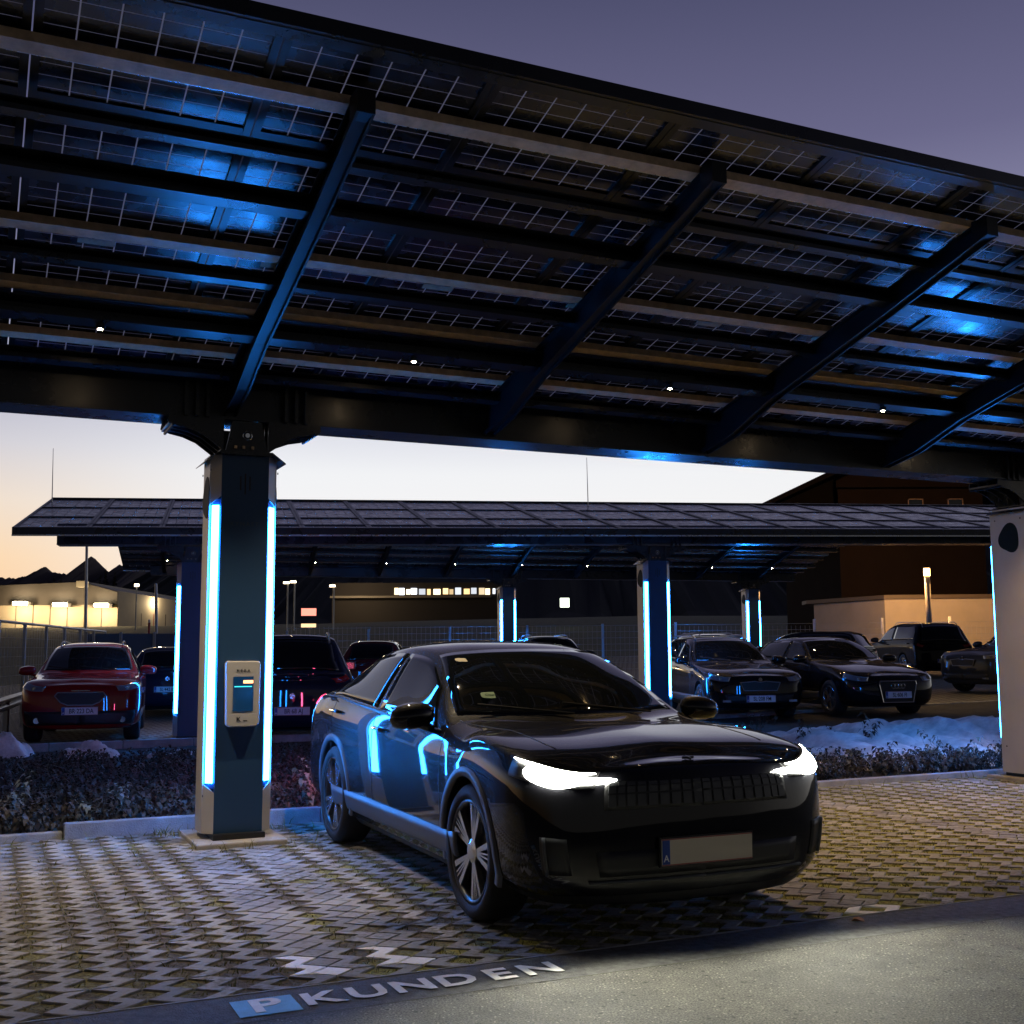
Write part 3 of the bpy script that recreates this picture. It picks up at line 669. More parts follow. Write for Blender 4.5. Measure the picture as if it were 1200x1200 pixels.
def surf(Nt, s, t):
    """grid of points for arrays s (stations) and t (0..8)"""
    A = crs(Nt, np.asarray(s, float), .92)              # len(s) x 9 x 3
    # mirror columns so the centre lines are smooth
    A = np.swapaxes(A, 0, 1)
    top = A[7:8]*np.array([1, -1, 1]); bot = A[1:2]*np.array([1, -1, 1])
    B = np.concatenate([bot, A, top], 0)
    return np.swapaxes(crs(B, np.asarray(t, float)+1, .62), 0, 1)
def grid_mesh(P, flip=False):
    n, m = P.shape[:2]; V_ = P.reshape(-1, 3).tolist(); F = []
    for i in range(n-1):
        for j in range(m-1):
            q = (i*m+j, i*m+j+1, (i+1)*m+j+1, (i+1)*m+j); F.append(q[::-1] if flip else q)
    return V_, F
def patch(Nt, s0, s1, t0, t1, off, ns, ntt, side=1, s_fn=None, bothsides=False):
    """patch of the body surface lifted by off; t runs t0..t1; side -1 mirrors; bothsides joins across the centre line at t=8"""
    s = np.linspace(s0, s1, ns); t = np.linspace(t0, t1, ntt)
    if s_fn is None: P = surf(Nt, s, t)
    else:
        P = np.zeros((ns, ntt, 3))
        for j, tt in enumerate(t):
            a, b = s_fn((tt-t0)/(t1-t0)); P[:, j] = surf(Nt, a+(b-a)*np.linspace(0, 1, ns), [tt])[:, 0]
    if bothsides:
        P = np.concatenate([P, P[:, -2::-1]*np.array([1, -1, 1])], 1)
    du = np.gradient(P, axis=0); dv = np.gradient(P, axis=1); nn = np.cross(du, dv); nn /= (np.linalg.norm(nn, axis=-1, keepdims=True)+1e-9)
    c = P.mean((0, 1)); 
    ref = np.array([0, 0 if bothsides else 1, .35]) if True else None
    if bothsides: ref = np.array([np.sign(c[0]-(-1.3))*.5, 0, .6])
    if abs(c[0]-HX[0]) < HX[1]*0: pass
    sg = np.sign((nn*(P-np.array([HX[0], 0, .6]))).sum(-1).mean()) or 1
    P = P+nn*sg*off
    edge = P-nn*sg*(off+.004)
    V_, F = grid_mesh(P)
    # thin skirt so the patch has thickness
    n, m = P.shape[:2]; base = len(V_); E = edge.reshape(-1, 3).tolist()
    loop = [(0, j) for j in range(m)]+[(i, m-1) for i in range(1, n)]+[(n-1, j) for j in range(m-2, -1, -1)]+[(i, 0) for i in range(n-2, 0, -1)]
    idx = {}
    for q in loop: idx[q] = len(V_); V_.append(E[q[0]*m+q[1]])
    for a, b in zip(loop, loop[1:]+loop[:1]): F.append((a[0]*m+a[1], b[0]*m+b[1], idx[b], idx[a]))
    if side < 0: V_ = [(x, -y, z) for x, y, z in V_]
    return V_, F
HX = [-1.4, 1]
def patch_obj(name, Nt, args, mat, parent, side=1, both=False, sm=True, **kw):
    V_, F = patch(Nt, *args, side=side, bothsides=both, **kw)
    b = MB(); b.add(V_, F); return b.build(name, mat, parent, sm)

def wheel_meshes(R, rimr, style):
    w = .235; b = MB()
    prof = [(rimr+.004, -w/2+.02), (rimr+.02, -w/2), (R-.035, -w/2-.004), (R-.008, -w/2+.02), (R, -w/2+.05), (R, w/2-.05), (R-.008, w/2-.02), (R-.035, w/2+.004), (rimr+.02, w/2), (rimr+.004, w/2-.02)]
    n = 48
    def lathe(prof, n, closed=True):
        vs = []; fs = []; m = len(prof)
        for i in range(n):
            a = 2*PI*i/n
            for (r, y) in prof: vs.append((r*math.cos(a), y, r*math.sin(a)))
        for i in range(n):
            for j in range(m if closed else m-1):
                fs.append((i*m+j, i*m+(j+1) % m, ((i+1) % n)*m+(j+1) % m, ((i+1) % n)*m+j))
        return vs, fs
    b.add(*lathe(prof, n)); tyre = b
    r = MB(); yo = w/2-.012    # outer side at +y
    r.add(*lathe([(rimr+.006, yo+.004), (rimr-.012, yo+.002), (rimr-.02, yo-.02), (rimr-.03, -w/2+.03), (rimr+.0, -w/2+.02), (rimr+.006, -w/2+.02)], n))
    back = MB(); back.add(*lathe([(.0, yo-.085), (rimr-.02, yo-.085), (rimr-.02, yo-.095), (.0, yo-.095)], 32)); back.add(*lathe([(.02, yo-.05), (.17, yo-.05), (.17, yo-.085), (.02, yo-.085)], 32))
    sp_ = MB(); ns = 5
    for i in range(ns):
        a0 = 2*PI*i/ns+.31
        if style == 'blade':
            prs = [(-.235, -.10, .009, .017), (.235, .10, .009, .017), (-.05, -.02, .006, .004), (.05, .02, .006, .004)]
        else:
            prs = [(-.17, -.05, .016, .016), (.17, .05, .016, .016)]
        for (ar, ah, wh, wr) in prs:
            ca, sa = math.cos(a0+ah), math.sin(a0+ah); cb, sb = math.cos(a0+ar), math.sin(a0+ar)
            r0, r1 = .045, rimr-.008
            p0 = Vector((r0*ca, yo-.012, r0*sa)); p1 = Vector((r1*cb, yo-.001, r1*sb))
            d = (p1-p0).normalized(); sd = d.cross(Vector((0, 1, 0)))
            vs = [p0-sd*wh, p0+sd*wh, p1+sd*wr, p1-sd*wr]; vs2 = [q-Vector((0, .035, 0)) for q in vs]
            sp_.add(vs+vs2, [(0,1,2,3),(7,6,5,4),(0,4,5,1),(1,5,6,2),(2,6,7,3),(3,7,4,0)])
    sp_.add(*lathe([(.0, yo+.002), (.04, yo), (.062, yo-.01), (.065, yo-.05), (.0, yo-.05)], 20))
    return tyre, r, back, sp_
WM = {}
def get_wheel(R, rimr, style):
    key = (R, rimr, style)
    if key not in WM:
        ms = []
        t, r, bk, s = wheel_meshes(R, rimr, style)
        for b, m, sm in ((t, M['tyre'], True), (r, M['rimdark'] if style == 'blade' else M['rimsilver'], True), (bk, M['black'], False), (s, M['rimsilver'], False)):
            o = b.build('w', m, None, sm); ms.append(o.data); bpy.data.objects.remove(o)
        WM[key] = ms
    return WM[key]

def car_plate(parent, x, y, z, nx, text, red=False, blank=False, w=.52, tilt=0, mat=None):
    """number plate facing +x (nx=1) or -x (nx=-1)"""
    rot = Matrix.Translation((x, y, z)) @ Matrix.Rotation(PI/2 if nx > 0 else -PI/2, 4, 'Z') @ Matrix.Rotation(PI/2, 4, 'X')
    h = .12 if not blank else .125
    b = MB(); b.box(-w/2-.008, w/2+.008, -h/2-.008, h/2+.008, -.012, .0)
    pl = b.build('number_plate', M['black'], parent); pl.data.transform(rot)
    b = MB(); b.box(-w/2, w/2, -h/2, h/2, 0, .003); f = b.build('plate_face', mat or M['platewhite'], pl); f.data.transform(rot)
    b = MB(); b.box(-w/2, w/2, h/2-.005, h/2-.001, .003, .004); b.box(-w/2, w/2, -h/2+.001, -h/2+.005, .003, .004); e = b.build('plate_stripe', M['platered'], pl); e.data.transform(rot)
    b = MB(); b.box(-w/2+.004, -w/2+.045, -h/2+.006, h/2-.006, .003, .0045); e = b.build('country_band', M['plateblue'], pl); e.data.transform(rot)
    text_mesh('country_letter', 'A', .045, M['platewhite'], pl, .0005, rot @ Matrix.Translation((-w/2+.0245, -.03, .0052)))
    if not blank:
        text_mesh('plate_text', text, .098, M['ink'], pl, .0006, rot @ Matrix.Translation((.022, -.003, .0042)) @ Matrix.Diagonal((.78, 1, 1, 1)))
    return pl

def build_car(name, label, loc, heading, p, paint, wheel='alloy', lights='off', view='front', plate=None, rails=False, group=None, detail=1, grille='bar', seams=True, cat='car', steer=0):
    """origin: front-axle centre on the ground; heading = angle of +x (car forward)"""
    x, y = loc; z = terrain(x, y)
    root = empty(name, (x, y, z), heading, label, cat, group)
    # keep the car level with the slope under it
    fx, fy = math.cos(heading), math.sin(heading)
    zr_ = terrain(x-fx*p['wb'], y-fy*p['wb']); root.rotation_euler = (0, math.atan2(zr_-z, p['wb']), heading)
    Nt = net(p); ns = len(Nt)-1; HX[0] = -p['wb']*.5
    res = 5 if detail > 1 else 3
    s = np.linspace(0, ns, ns*res+1); t = np.linspace(0, 8, 8*(4 if detail > 1 else 3)+1)
    P = surf(Nt, s, t); P[..., 1] = np.maximum(P[..., 1], 0); P[:, 0, 1] = 0; P[:, -1, 1] = 0; P[0, :, 1] = 0; P[-1, :, 1] = 0
    V1, F1 = grid_mesh(P); V2, F2 = grid_mesh(P*np.array([1, -1, 1]), True)
    b = MB(); b.add(V1, F1); b.add(V2, F2)
    me = bpy.data.meshes.new('body'); me.from_pydata(b.v, [], b.f); me.update()
    bm = bmesh.new(); bm.from_mesh(me); bmesh.ops.remove_doubles(bm, verts=bm.verts, dist=.0008); bmesh.ops.dissolve_degenerate(bm, edges=bm.edges, dist=.0005); bmesh.ops.recalc_face_normals(bm, faces=bm.faces); bm.to_mesh(me); bm.free()
    body = link('body', me, paint, root, True)
    me.materials.append(M['black'])
    # cut the wheel arches
    cut = MB()
    for ax in (0, -p['wb']):
        for sd in (-1, 1):
            cut.bar((ax, sd*.58, p['R']+.005), (ax, sd*1.2, p['R']+.005), p['R']+.045, 40)
    co = cut.build('cutter', M['black'], root)
    bo = body.modifiers.new('b', 'BOOLEAN'); bo.operation = 'DIFFERENCE'; bo.object = co; bo.solver = 'EXACT'
    bpy.context.view_layer.update()
    ev = body.evaluated_get(bpy.context.evaluated_depsgraph_get()); me2 = bpy.data.meshes.new_from_object(ev)
    body.modifiers.clear()
    if len(me2.polygons) > 100: body.data = me2
    bpy.data.objects.remove(co)
    me = body.data
    if len(me.materials) < 2: me.materials.append(M['black'])
    for pol in me.polygons:
        c = pol.center
        if abs(c.y) < .60 and c.z < .75 and -p['wb']-.5 < c.x < .5: pol.material_index = 1
        for ax in (0, -p['wb']):
            rr = math.hypot(c.x-ax, c.z-p['R'])
            if rr < p['R']+.044 and abs(pol.normal.y) < .4 : pol.material_index = 1
        if c.z < .235: pol.material_index = 1
    ms_ = body.data
    try:
        ms_.set_sharp_from_angle(angle=math.radians(50))
    except Exception: pass
    # wheels
    tw = get_wheel(p['R'], p['rimr'], wheel)
    for ax in (0, -p['wb']):
        for sd in (-1, 1):
            w = link('wheel', tw[2], None, root); w.location = (ax, sd*(p['W']-.132), p['R']); w.rotation_euler = (0, random.uniform(0, 1), 0 if sd > 0 else PI)
            if ax == 0: w.rotation_euler.z += steer
            link('tyre', tw[0], None, w); link('rim', tw[1], None, w); link('spokes', tw[3], None, w)
    G = M['glass']
    wsc = patch_obj('windshield', Nt, (6.10, 7.93, 6.10, 8, .004, 14, 12), G, root, both=True)
    patch_obj('rear_window', Nt, p.get('rw', (11.15, 12.75, 6.25, 8, .004, 10, 10)), G, root, both=True)
    for sd in (-1, 1):
        q = p.get('sw', (6.8, 8.78, 8.90, 11.75))
        fw = lambda f: (q[0]+.10*f*0+(.0), q[1]+.0)
        patch_obj('side_window', Nt, (0, 0, 5.13, 5.88, .004, 16, 8), G, root, sd, s_fn=lambda f: (q[0]-.25+.35*f, q[1]))
        patch_obj('side_window', Nt, (0, 0, 5.13, 5.88, .004, 16, 8), G, root, sd, s_fn=lambda f: (q[2], q[3]-.55*f*f+.0))
        if len(q) > 4: patch_obj('side_window', Nt, (q[4], q[5], 5.15, 5.85, .004, 8, 6), G, root, sd)
        if detail > 1:
            patch_obj('window_trim', Nt, (6.4, 11.9, 5.04, 5.10, .006, 40, 2), M['black'], root, sd)
        if seams:
            for ss in (6.25, 8.84 if 'sw' not in p else 9.09, 11.0):
                patch_obj('door_seam', Nt, (ss-.006, ss+.006, 2.25, 5.0, .0015, 2, 22), M['ink'], root, sd)
        patch_obj('side_skirt', Nt, (4.95, 11.0, 1.9, 2.42, .012, 30, 5), M['sill'], root, sd)
        for hs in (8.55, 10.65):
            h = surf(Nt, [hs], [4.30])[0, 0]
            hb = MB(); hb.bar((h[0]+.10, sd*(h[1]+.018), h[2]), (h[0]-.10, sd*(h[1]+.018), h[2]+.006), .014, 8); hb.bar((h[0]+.09, sd*(h[1]-.01), h[2]), (h[0]+.09, sd*(h[1]+.018), h[2]), .010, 6)
            hb.bar((h[0]-.09, sd*(h[1]-.01), h[2]), (h[0]-.09, sd*(h[1]+.018), h[2]), .010, 6)
            hb.build('door_handle', paint, root, True)
        # mirror: a shaped shell on a short foot
        mp = surf(Nt, [6.62], [5.0])[0, 0]
        vs = []; fs = []; na, nb = 12, 8
        for i in range(nb+1):
            ph = PI*i/nb
            for j in range(na):
                a = 2*PI*j/na
                r = math.sin(ph)**.6
                vs.append((mp[0]-.02+.085*r*math.cos(a)*(1.0 if math.cos(a) > 0 else .35)*(1-.1*math.cos(ph)), sd*(mp[1]+.135-.135*math.cos(ph)), mp[2]+.085+.078*r*math.sin(a)+.01*math.cos(ph)))
        for i in range(nb):
            for j in range(na): fs.append((i*na+j, i*na+(j+1) % na, (i+1)*na+(j+1) % na, (i+1)*na+j))
        mb = MB(); mb.add(vs, fs); mb.bar((mp[0]-.02, sd*(mp[1]-.03), mp[2]-.005), (mp[0]-.02, sd*(mp[1]+.09), mp[2]+.035), .022, 8)
        mo = mb.build('wing_mirror', paint, root, True)
        mg = MB(); mg.box(mp[0]-.056, mp[0]-.050, min(sd*(mp[1]+.04), sd*(mp[1]+.23)), max(sd*(mp[1]+.04), sd*(mp[1]+.23)), mp[2]+.03, mp[2]+.14); mg.build('mirror_glass', M['chrome'], mo)
        # wheel arch trims following the cut
        Ps = surf(Nt, np.linspace(3, 13, 200), np.linspace(2, 5, 40)).reshape(-1, 3)
        if p.get('trim', True):
            for ax in (0, -p['wb']):
                vs = []; fs = []; k = 0
                angs = np.linspace(-.25, PI+.25, 30)
                for a in angs:
                    for (rr, o_) in ((p['R']+.040, -.012), (p['R']+.040, .008), (p['R']+.085, .010), (p['R']+.092, -.006)):
                        X, Z = ax+rr*math.cos(a), p['R']+rr*math.sin(a)
                        d = (Ps[:, 0]-X)**2+(Ps[:, 2]-max(Z, .3))**2; ii = np.argsort(d)[:3]; yy = Ps[ii, 1].mean()
                        vs.append((X, sd*(yy+o_), Z))
                for i in range(len(angs)-1):
                    for j in range(3): fs.append((i*4+j, i*4+j+1, (i+1)*4+j+1, (i+1)*4+j))
                tb = MB(); tb.add(vs, fs); tb.build('wheel_arch_trim', M['sill'], root, True)
        if rails:
            pts = []
            for ss in np.linspace(8.15, 11.3, 12):
                q_ = surf(Nt, [ss], [6.35])[0, 0]; e_ = min(ss-8.15, 11.3-ss)
                pts.append((q_[0], sd*q_[1], q_[2]+.012+min(.04, e_*.14)))
            curve_path(pts, .014, 'roof_rail', M['galv'], root)
    fo = p['fo']
    HS = []
    for sd in (-1, 1):
        # headlights wrap the nose corner
        hp = patch_obj('headlight', Nt, p.get('hl', (1.50, 3.15, 4.0, 5.05, .006, 12, 8)), M['lampglass'] if lights == 'off' else M['black'], root, sd)
        if lights == 'on':
            for nm, sc0, tc0, rs, rt in (('light_unit', 2.30, 4.46, .60, .50), ('light_bar', 1.72, 4.42, .55, .17), ('light_bar', 2.35, 4.86, .80, .12)):  # glowing shapes enlarged to take in the glare of the headlights
                vs = [surf(Nt, [sc0], [tc0])[0, 0]]; n_ = 28; rings = 3
                for k_ in range(1, rings+1):
                    for i_ in range(n_):
                        a_ = 2*PI*i_/n_; vs.append(surf(Nt, [sc0+rs*k_/rings*math.cos(a_)], [tc0+rt*k_/rings*math.sin(a_)])[0, 0])
                vs = np.array(vs); cen = np.array([-.2, 0, .55]); d_ = vs-cen; d_ /= np.linalg.norm(d_, axis=1, keepdims=True); vs = vs+d_*.014
                fs = [(0, 1+i_, 1+(i_+1) % n_) for i_ in range(n_)]
                for k_ in range(rings-1):
                    for i_ in range(n_): fs.append((1+k_*n_+i_, 1+(k_+1)*n_+i_, 1+(k_+1)*n_+(i_+1) % n_, 1+k_*n_+(i_+1) % n_))
                bb_ = MB(); bb_.add([(x_, sd*y_, z_) for x_, y_, z_ in vs], fs); bb_.build(nm, M['head'], hp, True)
        q_ = surf(Nt, [2.1], [4.45])[0, 0]; HS.append((q_[0], sd*q_[1], q_[2]))
        if lights == 'off':
            qb = MB(); qb.bar((q_[0]-.01, sd*q_[1], q_[2]), (q_[0]+.016, sd*q_[1], q_[2]), .03, 10); qb.build('lens', M['chrome'], hp)
        patch_obj('tail_light', Nt, p.get('tlp', (ns-3.1, ns-1.75, 4.45, 5.4, .006, 8, 5)), M['tailhot'] if lights == 'on' else M['tailoff'], root, sd)
    # grille and intakes
    if grille == 'block':
        g = patch_obj('grille', Nt, (0, 1.35, 3.55, 4.35, .004, 12, 6), M['black'], root, 1)
        g2 = patch_obj('grille', Nt, (0, 1.35, 3.55, 4.35, .004, 12, 6), M['black'], root, -1)
        bb = MB(); b2 = MB()
        for i in range(9):
            for j in range(3):
                s0, t0 = .01+i*.146, 3.60+j*.245
                bb.add(*patch(Nt, s0, s0+.115, t0, t0+.20, .010, 2, 2))
                vv, ff = patch(Nt, s0, s0+.115, t0, t0+.20, .010, 2, 2, side=-1); b2.add(vv, ff)
        gg = pbr('grille_gloss', (.05, .052, .055), .35)
        bb.build('grille_insert', gg, g); b2.build('grille_insert', gg, g2)
        for sd in (-1, 1):
            patch_obj('lower_intake', Nt, (0, 1.5, 2.25, 2.75, .005, 10, 4), M['black'], root, sd)
            patch_obj('bumper_strip', Nt, (0, 1.7, 2.08, 2.14, .012, 12, 2), M['sill'], root, sd)
            patch_obj('corner_intake', Nt, (1.95, 2.5, 2.3, 3.1, .006, 6, 6), M['black'], root, sd)
            patch_obj('corner_blade', Nt, (2.38, 2.44, 2.3, 3.1, .02, 2, 6), M['sill'], root, sd)
    elif grille == 'shield':
        g = MB(); z0, z1 = .27, nose_z(p)-.10
        pts = [(-.30, z0), (.30, z0), (.37, z1-.06), (.35, z1), (-.35, z1), (-.37, z1-.06)]
        g.prism(pts, 'x', fo-.03, fo+.006); g.build('grille', M['black'], root)
        ring = MB()
        for a, c in zip(pts, pts[1:]+pts[:1]): ring.bar((fo+.008, a[0], a[1]), (fo+.008, c[0], c[1]), .011, 6)
        ring.build('grille_frame', M['chrome'], root)
        em = MB()
        for k in range(4):
            for i in range(14):
                a0, a1 = 2*PI*i/14, 2*PI*(i+1)/14; yc = (k-1.5)*.062
                em.bar((fo+.014, yc+.042*math.cos(a0), z1-.085+.042*math.sin(a0)), (fo+.014, yc+.042*math.cos(a1), z1-.085+.042*math.sin(a1)), .005, 5)
        em.build('emblem', M['chrome'], root)
    elif grille == 'smile':
        g = MB(); zt = nose_z(p)-.12
        pts = [(-.33, zt), (.33, zt), (.37, zt-.05), (.28, zt-.15), (.18, zt-.19), (-.18, zt-.19), (-.28, zt-.15), (-.37, zt-.05)]
        g.prism(pts, 'x', fo-.04, fo+.006); g.build('grille', M['black'], root)
        ring = MB()
        for a, c in zip(pts, pts[1:]+pts[:1]): ring.bar((fo+.008, a[0], a[1]), (fo+.008, c[0], c[1]), .008, 6)
        ring.build('grille_frame', M['galv'], root)
        MB().box(fo+.0, fo+.012, -.13, .13, zt+.02, zt+.035).build('badge', M['chrome'], root)
        for sd in (-1, 1):
            patch_obj('lower_bumper', Nt, (0, 2.6, 1.9, 2.95, .012, 12, 5), M['black'], root, sd)
            fb = MB(); fb.bar((fo-.16, sd*.62, .36), (fo-.05, sd*.62, .36), .045, 12); fb.build('fog_lamp', M['chrome'], root)
    elif grille == 'bar':
        g = MB(); zt = nose_z(p)-.10
        pts = [(-.36, zt-.02), (-.10, zt), (0, zt-.015), (.10, zt), (.36, zt-.02), (.30, zt-.16), (-.30, zt-.16)]
        g.prism(pts, 'x', fo-.05, fo+.004); g.build('grille', M['black'], root)
        ring = MB()
        for a, c in zip(pts, pts[1:]+pts[:1]): ring.bar((fo+.006, a[0], a[1]), (fo+.006, c[0], c[1]), .006, 6)
        ring.build('grille_frame', M['galv'], root)
        eb = MB(); eb.bar((fo-.01, 0, zt+.03), (fo+.008, 0, zt+.03), .035, 14); eb.build('badge', M['chrome'], root)
        for sd in (-1, 1):
            fb = MB(); fb.box(fo-.16, fo-.03, sd*.60-.07, sd*.60+.07, .34, .38); fb.build('fog_lamp', M['lampglass'], root)
            patch_obj('lower_intake', Nt, (0, 1.7, 2.2, 2.8, .006, 10, 4), M['black'], root, sd)
    if plate and view == 'front': car_plate(root, fo+.02, 0, p.get('pz', .42), 1, plate, blank=(plate == 'blank'), mat=pbr('plate_blurred', (.62, .56, .45), .5) if plate == 'blank' else None)
    if plate and view == 'rear':
        car_plate(root, p['tail']-.012, 0, p.get('prz', .62), -1, plate, mat=p.get('pm'))
        eb = MB(); eb.bar((p['tail']+.02, 0, p.get('prz', .62)+.22), (p['tail']-.008, 0, p.get('prz', .62)+.22), .045, 16); eb.build('badge', M['chrome'], root)
    # wipers
    for k, (y0, y1) in enumerate(((.45, -.12), (-.10, -.62))):
        a = surf(Nt, [6.05], [8-abs(y0)/.12*.25])[0, 0]; c = surf(Nt, [6.35], [8-abs(y1)/.12*.25])[0, 0]
        wb_ = MB(); wb_.bar((a[0]+.01, y0, a[2]+.012), (c[0]+.01, y1, c[2]+.014), .007, 5); wb_.build('wiper', M['black'], root)
    return root, Nt, HS
def nose_z(p): return p['nose']

# ---- the black fastback in the foreground
hp = dict(HERO); hp['pz'] = .44
hd = .4162; heading = hd-PI/2
hero, HN, HLP = build_car('fastback_car', 'black fastback car with glaring headlights parked beside the near left pillar', (.5745, 6.644), heading, hp, M['car_black'],
                   wheel='blade', lights='on', plate='blank', detail=2, grille='block', cat='car')
# roof and rear details
for sd in (-1, 1):
    patch_obj('bonnet_seam', HN, (3.1, 5.9, 6.06, 6.075, .002, 24, 2), M['ink'], hero, sd)
rot = None
def on_windshield(name, s, y, w, h, mat, txt=None, tilt=0):
    # find t for requested y
    ts = np.linspace(6.2, 8, 60); P = surf(HN, [s], ts)[0]; k = int(np.argmin(abs(P[:, 1]-abs(y)))); p0 = P[k]; p1 = surf(HN, [s+.1], [ts[k]])[0, 0]
    d = Vector(p1-p0).normalized(); sd = -1 if y < 0 else 1
    c = Vector((p0[0], sd*p0[1], p0[2])); d = Vector((d.x, sd*d.y*0, d.z)).normalized(); yv = Vector((-.12*0, 1, 0)); nrm = yv.cross(-d); nrm = nrm if nrm.x > 0 else -nrm
    b = MB(); n = 20; vs = []
    for off in (.012, .009):
        for i in range(n):
            a = 2*PI*i/n; vs.append(c+nrm*off+yv*(w/2*math.copysign(abs(math.cos(a))**.6, math.cos(a)))+d*(h/2*math.copysign(abs(math.sin(a))**.6, math.sin(a))))
    b.add(vs, [tuple(range(n)), tuple(range(2*n-1, n-1, -1))]+[(i, (i+1) % n, n+(i+1) % n, n+i) for i in range(n)])
    o = b.build(name, mat, hero)
    if txt:
        mt = Matrix((( 0, d.x, nrm.x, 0), (1, d.y, nrm.y, 0), (0, d.z, nrm.z, 0), (0, 0, 0, 1)))
        mt = Matrix.Translation(c+nrm*.0135) @ mt
        text_mesh('sticker_text', txt, h*.42, pbr('sticker_ink', (.02, .09, .04), .5), o, .0004, mt @ Matrix.Rotation(PI if d.z < 0 else 0, 4, 'Z'))
    return o
on_windshield('toll_sticker', 7.55, -.50, .085, .06, pbr('sticker_cream', (.6, .52, .35), .5, emis=None))
on_windshield('round_sticker', 6.55, -.50, .12, .07, pbr('sticker_green', (.28, .42, .24), .5), 'Clean')

b = MB(); c0 = Vector((hp['fo']-.14, 0, hp['nose']+.018)); st = []
for i in range(8):
    a = PI/4*i; r_ = .035 if i % 2 == 0 else .009; st.append((r_*math.cos(a), r_*math.sin(a)))
b.add([tuple(c0+Vector((x_*.9, y_, -x_*.15+.004))) for x_, y_ in st]+[tuple(c0+Vector((x_*.9, y_, -x_*.15-.008))) for x_, y_ in st], [tuple(range(8)), tuple(range(15, 7, -1))]+[(i, (i+1) % 8, 8+(i+1) % 8, 8+i) for i in range(8)])
b.build('bonnet_badge', M['rimdark'], hero)
# headlight beams
LP = []
for (hx, hy, hz) in HLP:
    ld = bpy.data.lights.new('headlight_beam', 'SPOT'); ld.energy = 95; ld.color = (1, .98, .80); ld.spot_size = math.radians(156); ld.spot_blend = .35; ld.shadow_soft_size = .05
    lo = bpy.data.objects.new('headlight_beam', ld); COL.objects.link(lo); lo.parent = hero
    lo.location = (hx+.17, hy*1.04, hz+.0); lo.rotation_euler = (0, -math.radians(90-9), 0)
    LP.append(lo)
ld = bpy.data.lights.new('tail_glow', 'AREA'); ld.energy = 22; ld.color = (1, .10, .28); ld.size = 1.2; ld.size_y = .08; ld.shape = 'RECTANGLE'
lo = bpy.data.objects.new('tail_glow', ld); COL.objects.link(lo); lo.parent = hero; lo.location = (-3.80, 0, .95); lo.rotation_euler = (0, math.radians(80), 0)

def variant(**kw):
    d = dict(HERO); d['trim'] = False; d.update(kw); return d
SUV = variant(wb=2.54, fo=.82, W=.87, nose=.90, hax=1.0, cowl=(-.42, 1.08), wst=(-1.18, 1.50), peak=(-1.75, 1.555), r2=(-2.35, 1.545), rt=(-2.95, 1.50), rm=(-3.16, 1.28), lip=(-3.27, 1.06),
              tail=-3.33, belt0=1.0, belt1=1.07, ry=.62, R=.33, zb=.2, rimr=.21, rmy=.63, lipy=.70, prz=.62, pz=.50, sw=(6.8, 9.02, 9.16, 11.2))
VAN = variant(wb=2.7, fo=.88, W=.93, nose=.95, hax=1.03, cowl=(-.45, 1.12), wst=(-1.2, 1.56), peak=(-1.8, 1.65), r2=(-2.5, 1.64), rt=(-3.30, 1.60), rm=(-3.50, 1.33), lip=(-3.62, 1.06),
              tail=-3.68, belt0=1.03, belt1=1.10, ry=.68, R=.35, zb=.2, rimr=.23, rmy=.69, lipy=.76, prz=.50, sw=(6.8, 9.02, 9.16, 11.2))
HATCH = variant(wb=2.60, fo=.86, W=.885, nose=.74, hax=.90, cowl=(-.52, .99), wst=(-1.33, 1.38), peak=(-1.8, 1.43), r2=(-2.4, 1.41), rt=(-2.92, 1.36), rm=(-3.12, 1.18), lip=(-3.28, 1.0),
                tail=-3.42, belt0=.92, belt1=1.0, ry=.60, R=.32, zb=.17, rimr=.215, rmy=.62, lipy=.70, pz=.40, prz=.55)
WAGON = variant(wb=2.6, fo=.86, W=.87, nose=.80, hax=.93, cowl=(-.5, 1.02), wst=(-1.28, 1.43), peak=(-1.8, 1.49), r2=(-2.5, 1.48), rt=(-3.1, 1.44), rm=(-3.30, 1.22), lip=(-3.44, 1.02),
                tail=-3.52, belt0=.95, belt1=1.02, ry=.62, R=.32, zb=.18, rimr=.215, rmy=.63, lipy=.70, pz=.40, prz=.60)
def place(px_x, depth, dx=0): return ((px_x-600)/1355*depth+dx, depth)
G2 = 'cars parked behind the planting bed'
def car_at(front_xy, hd_, p, from_front=True):
    """front_xy: middle of the front (or rear) bumper; returns the front-axle point and heading angle"""
    h = hd_-PI/2; f = (math.cos(h), math.sin(h))
    d = p['fo'] if from_front else p['tail']
    return (front_xy[0]-f[0]*d, front_xy[1]-f[1]*d), h
a, h = car_at((-6.62, 17.9), .28, SUV); build_car('compact_suv', 'small red car with silver roof rails facing us left of the pillars', a, h, SUV, M['car_red'], plate='BR·223 DA', rails=True, grille='smile', group=G2)
a, h = car_at((-3.30, 17.5), PI+.20, VAN, False); VAN['pm'] = pbr('plate_plain', (.6, .58, .58), .4)
build_car('family_van', 'dark van seen from behind, right of the near left pillar', a, h, VAN, M['car_navy'], view='rear', plate='BR·68 AJ', rails=True, group=G2)
a, h = car_at((4.33, 20.45), .12, WAGON); build_car('estate_car', 'dark estate car facing us right of the blue lit middle pillar', a, h, WAGON, M['car_black'], plate='SL·208 FM', rails=True, group=G2)
a, h = car_at((6.78, 20.6), .26, HATCH); build_car('hatchback_car', 'black hatchback with tall chrome framed grille left of the snow bank end', a, h, HATCH, M['car_black'], plate='SL·606 FI', rails=False, grille='shield', group=G2)
a, h = car_at((-7.25, 24.5), PI+.25, WAGON, False); build_car('estate_car', 'dark blue car seen from behind between the red car and the pillar', a, h, WAGON, M['car_navy'], view='rear', plate='SL·442 KA', group=G2, seams=False)
